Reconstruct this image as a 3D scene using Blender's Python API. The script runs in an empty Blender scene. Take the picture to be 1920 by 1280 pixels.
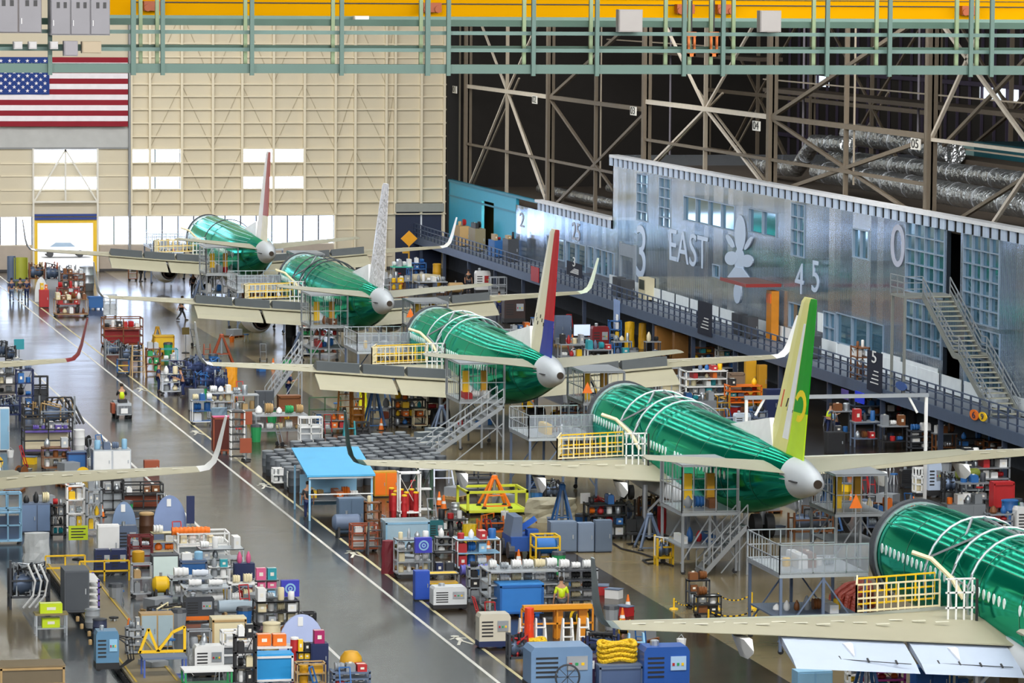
import bpy, math, random
from mathutils import Vector as V, Matrix
C = bpy.context.scene.collection
PI = math.pi
R = math.radians
# ------------------------------------------------------------------ camera
F, YAW, PITCH, ROLL, CH = 7753.28, 0.215460, 0.0873524, 0.0071839, 26.086
_w = V((math.sin(YAW)*math.cos(PITCH), math.cos(YAW)*math.cos(PITCH), -math.sin(PITCH)))
_r0 = V((math.cos(YAW), -math.sin(YAW), 0)); _u0 = _r0.cross(_w)
_r = _r0*math.cos(ROLL)+_u0*math.sin(ROLL); _u = -_r0*math.sin(ROLL)+_u0*math.cos(ROLL)
CAM = V((0, 0, CH))
cam = bpy.data.cameras.new('camera'); camo = bpy.data.objects.new('camera', cam); C.objects.link(camo)
cam.sensor_fit = 'HORIZONTAL'; cam.sensor_width = 36; cam.lens = F*36/1920; cam.clip_start = 1; cam.clip_end = 3000
camo.matrix_world = Matrix(((_r.x, _u.x, -_w.x, 0), (_r.y, _u.y, -_w.y, 0), (_r.z, _u.z, -_w.z, CH), (0, 0, 0, 1)))
bpy.context.scene.camera = camo
def at(x, y, ax='Z', val=0.0):
    d = _w+_r*((x-960)/F)-_u*((y-640)/F); i = 'XYZ'.index(ax)
    return CAM+d*((val-CAM[i])/d[i])
def mpp(p): return (V(p)-CAM).dot(_w)/F          # metres in one pixel at a point
# ------------------------------------------------------------------ materials
def lin(h):
    h = h.lstrip('#'); c = [int(h[i:i+2], 16)/255 for i in (0, 2, 4)]
    return tuple(((v+.055)/1.055)**2.4 if v > .04045 else v/12.92 for v in c)+(1,)
_mats = {}
def mat(h, rough=.5, metal=0., emit=0., coat=0., noise=.12, scale=1.5, bump=0., spec=.5, alpha=1., bscale=None):
    k = (h, rough, metal, emit, coat, noise, scale, bump, spec, alpha)
    if k in _mats: return _mats[k]
    m = bpy.data.materials.new('mat_'+h.strip('#')); m.use_nodes = True; nt = m.node_tree; N = nt.nodes; L = nt.links
    b = N['Principled BSDF']; c = lin(h)
    b.inputs['Roughness'].default_value = rough; b.inputs['Metallic'].default_value = metal
    b.inputs['Coat Weight'].default_value = coat; b.inputs['Specular IOR Level'].default_value = spec
    b.inputs['Alpha'].default_value = alpha
    tc = N.new('ShaderNodeTexCoord'); nz = N.new('ShaderNodeTexNoise'); nz.inputs['Scale'].default_value = scale
    nz.inputs['Detail'].default_value = 4
    L.new(tc.outputs['Object'], nz.inputs['Vector'])
    mx = N.new('ShaderNodeMix'); mx.data_type = 'RGBA'
    mx.inputs[6].default_value = tuple(v*(1-noise) for v in c[:3])+(1,)
    mx.inputs[7].default_value = tuple(min(1, v*(1+noise)) for v in c[:3])+(1,)
    L.new(nz.outputs['Fac'], mx.inputs[0]); L.new(mx.outputs[2], b.inputs['Base Color'])
    if emit:
        b.inputs['Emission Color'].default_value = c; b.inputs['Emission Strength'].default_value = emit
    if bump:
        bp = N.new('ShaderNodeBump'); bp.inputs['Strength'].default_value = bump; bp.inputs['Distance'].default_value = .3
        n2 = N.new('ShaderNodeTexNoise'); n2.inputs['Scale'].default_value = bscale or scale*2
        L.new(tc.outputs['Object'], n2.inputs['Vector'])
        L.new(n2.outputs['Fac'], bp.inputs['Height']); L.new(bp.outputs['Normal'], b.inputs['Normal'])
    _mats[k] = m; return m
# ------------------------------------------------------------------ mesh builder
class MB:
    def __init__(s): s.v = []; s.f = []; s.mi = []; s.cur = 0; s.M = None
    def mat(s, i): s.cur = i; return s
    def add(s, vs, fs):
        n = len(s.v)
        s.v += [tuple(s.M @ V(p)) if s.M else tuple(p) for p in vs]
        s.f += [tuple(n+i for i in f) for f in fs]; s.mi += [s.cur]*len(fs); return s
    def box(s, x0, x1, y0, y1, z0, z1):
        return s.add([(x0,y0,z0),(x1,y0,z0),(x1,y1,z0),(x0,y1,z0),(x0,y0,z1),(x1,y0,z1),(x1,y1,z1),(x0,y1,z1)],
            [(0,3,2,1),(4,5,6,7),(0,1,5,4),(1,2,6,5),(2,3,7,6),(3,0,4,7)])
    def cb(s, cx, cy, z0, w, d, h): return s.box(cx-w/2, cx+w/2, cy-d/2, cy+d/2, z0, z0+h)
    def bar(s, a, b, t, t2=None):
        a = V(a); b = V(b); d = b-a
        if d.length < 1e-6: return s
        d.normalize(); up = V((0, 0, 1)) if abs(d.z) < .95 else V((0, 1, 0))
        x = d.cross(up).normalized(); y = x.cross(d); t2 = t2 or t
        vs = []
        for p in (a, b):
            for i, j in ((-1,-1),(1,-1),(1,1),(-1,1)): vs.append(p+x*(i*t/2)+y*(j*t2/2))
        return s.add(vs, [(0,1,2,3),(7,6,5,4),(0,4,5,1),(1,5,6,2),(2,6,7,3),(3,7,4,0)])
    def tube(s, a, b, r, n=8, r2=None, cap=True):
        a = V(a); b = V(b); d = (b-a)
        if d.length < 1e-6: return s
        d.normalize(); up = V((0, 0, 1)) if abs(d.z) < .95 else V((0, 1, 0))
        x = d.cross(up).normalized(); y = x.cross(d); r2 = r if r2 is None else r2; vs = []
        for p, q in ((a, r), (b, r2)):
            for i in range(n):
                t = 2*PI*i/n; vs.append(p+x*(q*math.cos(t))+y*(q*math.sin(t)))
        fs = [(i, (i+1) % n, n+(i+1) % n, n+i) for i in range(n)]
        if cap: fs += [tuple(range(n))[::-1], tuple(range(n, 2*n))]
        return s.add(vs, fs)
    def path(s, pts, r, n=6):
        pts = [V(p) for p in pts]; rings = []
        for i, p in enumerate(pts):
            d = (pts[min(i+1, len(pts)-1)]-pts[max(i-1, 0)]).normalized()
            up = V((0, 0, 1)) if abs(d.z) < .95 else V((0, 1, 0))
            x = d.cross(up).normalized(); y = x.cross(d)
            rings.append([p+x*(r*math.cos(2*PI*k/n))+y*(r*math.sin(2*PI*k/n)) for k in range(n)])
        return s.loft(rings)
    def loft(s, rings, cap=True, closed=True):
        n = len(rings[0]); vs = [p for r in rings for p in r]; fs = []
        for i in range(len(rings)-1):
            for k in range(n if closed else n-1):
                k2 = (k+1) % n; fs.append((i*n+k, i*n+k2, (i+1)*n+k2, (i+1)*n+k))
        if cap: fs += [tuple(range(n))[::-1], tuple((len(rings)-1)*n+k for k in range(n))]
        return s.add(vs, fs)
    def lathe(s, prof, n=12, cx=0, cy=0, z=0):
        return s.loft([[(cx+r*math.cos(2*PI*k/n), cy+r*math.sin(2*PI*k/n), z+h) for k in range(n)] for r, h in prof])
    def prism(s, poly, a0, a1, ax='z'):
        def m(p, q):
            return {'z': (p[0], p[1], q), 'y': (p[0], q, p[1]), 'x': (q, p[0], p[1])}[ax]
        n = len(poly)
        return s.add([m(p, a0) for p in poly]+[m(p, a1) for p in poly],
            [tuple(range(n))[::-1], tuple(range(n, 2*n))]+[(i, (i+1) % n, n+(i+1) % n, n+i) for i in range(n)])
    def build(s, name, mats, parent=None, smooth=False, loc=None):
        if not isinstance(mats, (list, tuple)): mats = [mats]
        me = bpy.data.meshes.new(name); me.from_pydata(s.v, [], s.f)
        for m in mats: me.materials.append(m)
        for p, i in zip(me.polygons, s.mi):
            p.material_index = i; p.use_smooth = smooth
        if smooth:
            try: me.set_sharp_from_angle(angle=R(40))
            except Exception: pass
        o = bpy.data.objects.new(name, me); C.objects.link(o)
        if parent: o.parent = parent
        if loc: o.location = loc
        return o
def tag(o, label, cat, group=None, kind=None):
    o['label'] = label; o['category'] = cat
    if group: o['group'] = group
    if kind: o['kind'] = kind
    return o
def thing(name, label, cat, loc=(0,0,0), rz=0, group=None):
    o = bpy.data.objects.new(name, None); C.objects.link(o); o.location = loc; o.rotation_euler = (0, 0, rz)
    o.empty_display_size = .3
    return tag(o, label, cat, group)
def struct(o): o['kind'] = 'structure'; return o
_kids = {}
def dup(root, loc, rz=None, label=None, group=None):
    r = root.copy(); C.objects.link(r); r.location = loc
    if rz is not None: r.rotation_euler = (0, 0, rz)
    if label: r['label'] = label
    if group: r['group'] = group
    for ch in KIDS(root):
        c = ch.copy(); C.objects.link(c); c.parent = r
        for g in KIDS(ch):
            d = g.copy(); C.objects.link(d); d.parent = c
    return r
def KIDS(o):
    if o.name not in _kids: _kids[o.name] = list(o.children)
    return _kids[o.name]
def cells(rects, u0, u1, v0, v1):
    """solid cells of a wall sheet with holes (u0,u1,v0,v1)"""
    us = sorted({u0, u1}|{a for r in rects for a in r[:2] if u0 < a < u1})
    out = []
    for a, b in zip(us, us[1:]):
        m = (a+b)/2; hs = sorted([(r[2], r[3]) for r in rects if r[0] <= m <= r[1]]); z = v0
        for h0, h1 in hs:
            if h0 > z+1e-4: out.append((a, b, z, h0))
            z = max(z, h1)
        if z < v1-1e-4: out.append((a, b, z, v1))
    return out
def tomesh(o):
    me = bpy.data.meshes.new_from_object(o); n = o.name; pa = o.parent; mw = o.matrix_world.copy(); ml = o.matrix_basis.copy()
    q = bpy.data.objects.new(n, me); C.objects.link(q); bpy.data.objects.remove(o)
    q.name = n
    if pa: q.parent = pa; q.matrix_basis = ml
    else: q.matrix_world = mw
    return q
rnd = random.Random(7)
# ------------------------------------------------------------------ world, render
sc = bpy.context.scene
sc.view_settings.view_transform = 'Standard'; sc.view_settings.look = 'None'; sc.view_settings.gamma = 1
sc.view_settings.use_curve_mapping = False; sc.view_settings.exposure = -0.1
sc.cycles.use_denoising = True; sc.cycles.max_bounces = 6; sc.cycles.diffuse_bounces = 3; sc.cycles.glossy_bounces = 3
sc.cycles.transparent_max_bounces = 8; sc.cycles.caustics_reflective = False; sc.cycles.caustics_refractive = False
wd = bpy.data.worlds.new('world'); sc.world = wd; wd.use_nodes = True
wd.node_tree.nodes['Background'].inputs[0].default_value = (.93, .96, 1, 1)
wd.node_tree.nodes['Background'].inputs[1].default_value = .7
for iy, y in enumerate((-20, 30, 80, 130, 180, 230, 280, 325)):       # unseen hall lamps, tilt added to front-light surfaces and avoid floor glare
    for ix in range(6):
        l = bpy.data.lights.new('tilted_fill_lamp', 'AREA'); l.shape = 'RECTANGLE'; l.size = 10; l.size_y = 2.5
        l.energy = (3500 if iy < 6 else 2300); l.color = (1, .97, .93)
        o = bpy.data.objects.new('tilted_fill_lamp', l); C.objects.link(o); o.location = (-2+ix*14.5, y, 31); o.rotation_euler = (R(48), 0, 0)
for y in (120, 172, 224, 276, 328):                                      # thin tube rows over the assembly bay
    for x in (31, 39, 46, 53, 61):
        l = bpy.data.lights.new('tube_lamp', 'AREA'); l.shape = 'RECTANGLE'; l.size = .35; l.size_y = 48
        l.energy = 1300; l.color = (.95, 1, 1)
        o = bpy.data.objects.new('tube_lamp', l); C.objects.link(o); o.location = (x, y, 29.5)
sn = bpy.data.lights.new('sun', 'SUN'); sn.energy = 5; sn.angle = .02; so = bpy.data.objects.new('sun', sn); C.objects.link(so); so.rotation_euler = (R(-40), 0, R(15)); so.location = (60, 500, 80)
# ------------------------------------------------------------------ floor
def floor_mat():
    m = bpy.data.materials.new('floor_paint'); m.use_nodes = True; nt = m.node_tree; N = nt.nodes; L = nt.links
    b = N['Principled BSDF']; tc = N.new('ShaderNodeTexCoord'); sp = N.new('ShaderNodeSeparateXYZ')
    L.new(tc.outputs['Object'], sp.inputs[0])
    st = [(14.2, '#756a52'), (16.4, '#40464a'), (27.3, '#3a4143'), (32.16, '#363c42'), (33.2, '#33291d'), (42.9, '#7f7256'), (57.1, '#2b2620')]
    prev = lin('#5a5e60'); prevs = None
    for x, h in st:
        g = N.new('ShaderNodeMath'); g.operation = 'GREATER_THAN'; g.inputs[1].default_value = x; L.new(sp.outputs[0], g.inputs[0])
        mx = N.new('ShaderNodeMix'); mx.data_type = 'RGBA'; L.new(g.outputs[0], mx.inputs[0])
        if prevs is None: mx.inputs[6].default_value = prev
        else: L.new(prevs, mx.inputs[6])
        mx.inputs[7].default_value = lin(h); prevs = mx.outputs[2]
    nz = N.new('ShaderNodeTexNoise'); nz.inputs['Scale'].default_value = .35; nz.inputs['Detail'].default_value = 8; nz.inputs['Roughness'].default_value = .65
    mp = N.new('ShaderNodeMapping'); mp.inputs['Scale'].default_value = (.4, 1.6, 1); L.new(tc.outputs['Object'], mp.inputs[0]); L.new(mp.outputs[0], nz.inputs['Vector'])
    r2 = N.new('ShaderNodeMapRange'); r2.inputs[3].default_value = .82; r2.inputs[4].default_value = 1.16; L.new(nz.outputs['Fac'], r2.inputs[0])
    vm = N.new('ShaderNodeVectorMath'); vm.operation = 'SCALE'; L.new(prevs, vm.inputs[0]); L.new(r2.outputs[0], vm.inputs['Scale'])
    L.new(vm.outputs[0], b.inputs['Base Color'])
    r3 = N.new('ShaderNodeMapRange'); r3.inputs[3].default_value = .12; r3.inputs[4].default_value = .24; L.new(nz.outputs['Fac'], r3.inputs[0]); L.new(r3.outputs[0], b.inputs['Roughness'])
    b.inputs['Specular IOR Level'].default_value = .14
    return m
struct(MB().box(-40, 110, -40, 367, -.5, 0).build('floor', floor_mat()))
for i_, (xa, xb, h_) in enumerate(((27.22, 27.36, '#dcdcd6'), (32.08, 32.22, '#d8d8d0'), (33.13, 33.27, '#cfc69a'))):
    struct(MB().box(xa, xb, 60, 362, -.01, .006).build('trim_%d' % (80+i_), mat(h_, .5, noise=.2)))
struct(MB().box(-200, 300, 367.2, 900, -.6, -.02).build('trim_60', mat('#d9d9d9', .8)))
struct(MB().box(-40, 110, -40, 367, 33.5, 34).build('ceiling', mat('#34363a', .8)))
w = MB()
for k in range(9): w.box(-40.6, -40, -40+k*45.2, -40+k*45.2+9, 13, 22)
w.box(-40.6, -40, -40, 367, 0, 13).box(-40.6, -40, -40, 367, 22, 34)
struct(w.build('wall_left', mat('#b9b8b0', .7)))
for k in range(9): struct(MB().box(-40.4, -40.3, -31+k*45.2, 5.2+k*45.2, 13, 22).build('window_%d' % (70+k), mat('#e8f2ff', .5, emit=1.6)))  # unseen glowing panes added for side light and a broad fuselage highlight
# ------------------------------------------------------------------ back wall (y = 366)
YB = 366.0
def bw(x0, x1, y0, y1):                      # rectangle on the back wall read from the photograph
    a = at(x0, y1, 'Y', YB); b = at(x1, y0, 'Y', YB); return (a.x, b.x, max(a.z, 0), b.z)
door_op = bw(62, 182, 411, 507); door_op = (door_op[0], door_op[1], 0, door_op[3])
navy_op = bw(741, 828, 396, 470); navy_op = (navy_op[0], navy_op[1], 0, navy_op[3])
wins = [bw(-60, 60, 405, 455), bw(184, 243, 405, 455), bw(245, 626, 405, 455)]
for a, b in ((62, 182), (243, 338), (455, 569)):
    wins += [bw(a, b, 280, 302), bw(a, b, 330, 352)]
# level the rows
def lev(r, z0, z1): return (r[0], r[1], z0, z1)
wins = [lev(r, 2.38, 4.82) for r in wins[:3]]+[lev(r, *((9.68, 10.8) if i % 2 == 0 else (7.3, 8.36))) for i, r in enumerate(wins[3:])]
w = MB()
for a, b, z0, z1 in cells(wins+[door_op, navy_op], -40, 75.2, 0, 34): w.box(a, b, YB, YB+.3, z0, z1)
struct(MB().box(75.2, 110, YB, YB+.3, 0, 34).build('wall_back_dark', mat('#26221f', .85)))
struct(w.build('wall_back', mat('#d6ccb4', .75, noise=.05, scale=.4)))
glow = mat('#c9dcff', .5, emit=8)
for i, r in enumerate(wins):
    fr = struct(MB().box(r[0], r[1], YB+.12, YB+.16, r[2], r[3]).build('window_%d' % (i+1), glow))
    t = MB(); n = max(1, round((r[1]-r[0])/1.4))
    if i >= 3: n = 2
    for k in range(n+1):
        x = r[0]+(r[1]-r[0])*k/n; t.box(x-.06, x+.06, YB-.05, YB+.1, r[2], r[3])
    t.build('window_frame', mat('#4c4f54', .6), fr)
cream = mat('#e8ddc2', .6, noise=.04); shade = mat('#c9c0a6', .7, noise=.04)
ribx = [at(x, 200, 'Y', YB).x for x in (245, 280, 340, 398, 453, 512, 570, 628, 665, 723, 740, 789, 832)]
r = MB()
for x in ribx: r.box(x-.11, x+.11, YB-.45, YB, 4.95, 34)
for x in ribx:
    if x > 63.6 and not (69.0 < x < 73.4): r.box(x-.08, x+.08, YB-.35, YB, 0, 4.95)
struct(r.build('trim_1', cream))
r = MB(); z = 4.95
zs = [4.95, 6.05, 7.25, 8.4, 9.6, 10.85, 11.95, 13.15, 14.35, 15.5, 16.6]+[16.6+1.2*k for k in range(1, 14)]
for z in zs:
    x0 = ribx[0] if z > 12 or z < 5 else ribx[0]
    segs = [(x0, ribx[-1]+.4)]
    for a, b in segs: r.box(a, b, YB-.3, YB, z-.06, z+.06)
for z in (6.05, 7.2, 8.45, 9.55, 10.85): r.box(33.8, ribx[0], YB-.12, YB, z-.05, z+.05)
for z in (1.2, 3.6): r.box(ribx[7], ribx[10]-.2, YB-.12, YB, z-.05, z+.05)
struct(r.build('trim_2', cream))
# lower wainscot of the back wall, dark foot
struct(MB().box(-40, door_op[0]-.2, YB-.15, YB, 0.2, 2.3).box(door_op[1]+.2, ribx[7], YB-.15, YB, .2, 2.3).build('trim_3', mat('#b5a99c', .7)))
struct(MB().box(-40, door_op[0]-.2, YB-.2, YB, 0, .2).box(door_op[1]+.2, navy_op[0]-.3, YB-.2, YB, 0, .2).build('baseboard_back', mat('#3b3a3c', .6)))
# thin diagonal rods standing behind the panels
r = MB()
for i in range(1, len(ribx)-3):
    s = 1 if i % 2 else -1
    for z0, z1 in ((5, 10.8), (10.8, 16.6), (16.6, 23)):
        a, b = (ribx[i], ribx[i+1]) if s > 0 else (ribx[i+1], ribx[i])
        r.bar((a, YB-.03, z0), (b, YB-.03, z1), .07, .05)
struct(r.build('trim_4', mat('#b3a88e', .7)))
# left panelled leaf of the door under the flag
gx = at(242, 260, 'Y', YB).x
struct(MB().box(30, gx, YB-.22, YB, 11.0, 12.75).build('trim_5', mat('#b9bab8', .6)))
struct(MB().box(30, gx, YB-.26, YB, 10.85, 11.0).box(gx-.1, gx+.1, YB-.5, YB, 0, 34).build('trim_6', mat('#8d8f90', .6)))
# gable bracing over the yellow door
d0, d1, _, dz = door_op; dm = (d0+d1)/2
r = MB()
r.bar((dm, YB-.5, 6.3), (dm, YB-.5, 10.85), .14).bar((d0+.1, YB-.5, 6.3), (dm, YB-.5, 10.8), .14).bar((d1-.1, YB-.5, 6.3), (dm, YB-.5, 10.8), .14)
r.bar((d0, YB-.5, 0), (d0, YB-.5, 10.9), .16).bar((d1, YB-.5, 0), (d1, YB-.5, 10.9), .16).bar((d0, YB-.5, 6.2), (d1, YB-.5, 6.2), .18)
struct(r.build('trim_7', mat('#e6e2d6', .6)))
t = MB().bar((d0+.2, YB-.2, 0), (d0+.2, YB-.2, dz), .34).bar((d1-.2, YB-.2, 0), (d1-.2, YB-.2, dz), .34).bar((d0, YB-.2, dz-.15), (d1, YB-.2, dz-.15), .3).build('door_1', mat('#f0c62a', .5)); struct(t)
MB().box(d0, d1, YB-.5, YB-.1, dz, dz+.2).box(d0, d1, YB-.45, YB-.1, dz+.32, dz+.5).build('door_header', mat('#1f3f8f', .5), t)
t = struct(MB().box(navy_op[0], navy_op[1], YB+.02, YB+.1, 0, navy_op[3]).build('door_2', mat('#12203f', .5, noise=.2)))
h = MB().box(navy_op[0]-.1, navy_op[1]+.1, YB-.6, YB, navy_op[3], navy_op[3]+.75).build('door_header', mat('#9a9a92', .5), t)
MB().box(navy_op[0]+2.3, navy_op[0]+2.45, YB-.02, YB+.02, 1.6, 5.6).build('door_edge_strip', mat('#dfe3ea'), t)
MB().box(ribx[-1]+.2, ribx[-1]+1.2, YB-.9, YB, 0, 30).build('trim_8', mat('#1a1816', .8))['kind'] = 'structure'
# the flag, hung flat against the wall
zb, fx1, fh = at(240, 237, 'Y', YB-.8).z, at(240, 237, 'Y', YB-.8).x, 6.1
fw = fh*1.9; st = fh/13; fx0 = fx1-fw
fl = thing('national_flag', 'large American flag with thirteen stripes hanging on the cream back wall', 'flag', (fx0, YB-.8, zb))
f = MB(); fred, fwhite, fblue = mat('#8e1226', .8), mat('#efe9ee', .8), mat('#1b3a83', .8)
def wav(x, z): return .05*math.sin(x*1.7+z*.4)
for k in range(13):
    f.mat(0 if k % 2 == 0 else 1)
    n = 24
    for i in range(n):
        a, b = fw*i/n, fw*(i+1)/n
        f.add([(a, wav(a, 0), k*st), (b, wav(b, 0), k*st), (b, wav(b, 0), k*st+st), (a, wav(a, 0), k*st+st)], [(0, 1, 2, 3)])
        f.add([(a, wav(a, 0)+.04, k*st), (b, wav(b, 0)+.04, k*st), (b, wav(b, 0)+.04, k*st+st), (a, wav(a, 0)+.04, k*st+st)], [(3, 2, 1, 0)])
f.build('stripes', [fred, fwhite], fl)
cw, ch = fh*.76, st*7
f = MB().box(0, cw, -.09, -.06, fh-ch, fh).build('canton', fblue, fl)
s = MB()
for row in range(9):
    for c in range(6 if row % 2 == 0 else 5):
        cx = cw*(1+2*c+(row % 2))/12; cz = fh-ch*(row+1)/10; rr = st*.4
        pts = []
        for q in range(10):
            a = PI/2+q*PI/5; ra = rr if q % 2 == 0 else rr*.4; pts.append((cx+ra*math.cos(a), cz+ra*math.sin(a)))
        s.prism(pts, -.12, -.1, 'y')
s.build('stars', fwhite, f)
# vehicle outside the open door
cl = at(120, 470, 'Y', 385); cl.z = 0
car = thing('car', 'pale car parked in bright daylight outside the yellow framed door', 'car', cl)
MB().prism([(-2.2,.35),(2.2,.35),(2.25,.75),(1.9,.95),(1.1,1.0),(.6,1.42),(-.9,1.45),(-1.6,1.0),(-2.2,.9)], -.85, .85, 'y').build('car_body', mat('#e9ecee', .3, coat=.5), car)
MB().prism([(-1.4,1.0),(.95,1.0),(.5,1.36),(-.85,1.38)], -.88, .88, 'y').build('windows', mat('#8fa3b5', .2), car)
for x in (-1.4, 1.4):
    for y in (-.82, .82): MB().tube((x, y-.1, .33), (x, y+.1, .33), .33, 14).build('wheel', mat('#333333'), car)
# ------------------------------------------------------------------ airplanes
GREEN = mat('#02a07c', .13, metal=.8, coat=0, noise=.1, scale=.6)
GREEN.node_tree.nodes['Principled BSDF'].inputs['Specular Tint'].default_value = (.2, .85, .74, 1)
GREENB = mat('#0a5f4b', .25, metal=.3, coat=.6, noise=.1, scale=.6)
PRIMER = mat('#a5a18a', .45, noise=.07, scale=.5)
PRIMER2 = mat('#a39f83', .5, noise=.08, scale=.5)
SLATE = mat('#4b5257', .55, noise=.15, scale=1)
FLAPW = mat('#b4c1d6', .45, noise=.04)
WHITE = mat('#eef0f0', .4, noise=.03)
FAIR = mat('#b9bec2', .4, noise=.04)
DARK = mat('#2a2b2e', .6)
METAL = mat('#b8bcc2', .35, metal=.8)
ST = [  # y from tail, half width, top z, bottom z
 (0,.2,5.0,4.6),(.15,.33,5.15,4.42),(.9,.5,5.36,4.2),(2.5,.74,5.6,3.88),(5,1.1,5.79,3.3),(8,1.5,5.87,2.65),(11,1.8,5.9,2.15),(14,1.88,5.9,1.85),
 (18,1.88,5.9,1.8),(24,1.88,5.9,1.8),(31,1.88,5.9,1.8),(33.2,1.84,5.85,1.85),(35,1.7,5.6,1.95),(36.3,1.4,4.95,2.1),(37.2,1.05,4.3,2.35),(37.8,.6,3.8,2.7),(38,.1,3.4,3.2)]
def stn(y):
    for a, b in zip(ST, ST[1:]):
        if a[0] <= y <= b[0]:
            t = (y-a[0])/(b[0]-a[0]); return [a[i]+(b[i]-a[i])*t for i in (1, 2, 3)]
def sstn(y):
    if y > 35.2: return stn(y)
    q = [stn(max(0, min(38, y+d))) for d in (-1.2, -.6, 0, .6, 1.2)]; return [sum(v[i] for v in q)/5 for i in range(3)]
def ring(y, n=40, off=0.0, sm=False):
    w, t, b = sstn(y) if sm else stn(y); c = (t+b)/2; h = (t-b)/2
    return [((w+off)*math.sin(2*PI*k/n), y, c+(h+off)*math.cos(2*PI*k/n)) for k in range(n)]
def foil(le, te, z, th, x, zoff=0):
    """airfoil section loop at span x"""
    c = le-te; P = [(0,0),(.03,.35),(.12,.72),(.3,1),(.55,.82),(.8,.42),(1,.06)]
    up = [(x, le-c*p, z+th*.55*q) for p, q in P]; dn = [(x, le-c*p, z-th*.45*q) for p, q in P[1:-1]][::-1]
    return up+[(x, te, z-.01)]+dn
WING = [(1.3,25.2,17.8,2.75,1.0),(5.8,22.6,17.5,3.1,.62),(11,20.0,16.6,3.6,.36),(16.6,17.3,15.6,4.1,.2)]
def wsec(x):
    for a, b in zip(WING, WING[1:]):
        if a[0] <= x <= b[0]+1e-6:
            t = (x-a[0])/(b[0]-a[0]); return [a[i]+(b[i]-a[i])*t for i in range(1, 5)]
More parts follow.
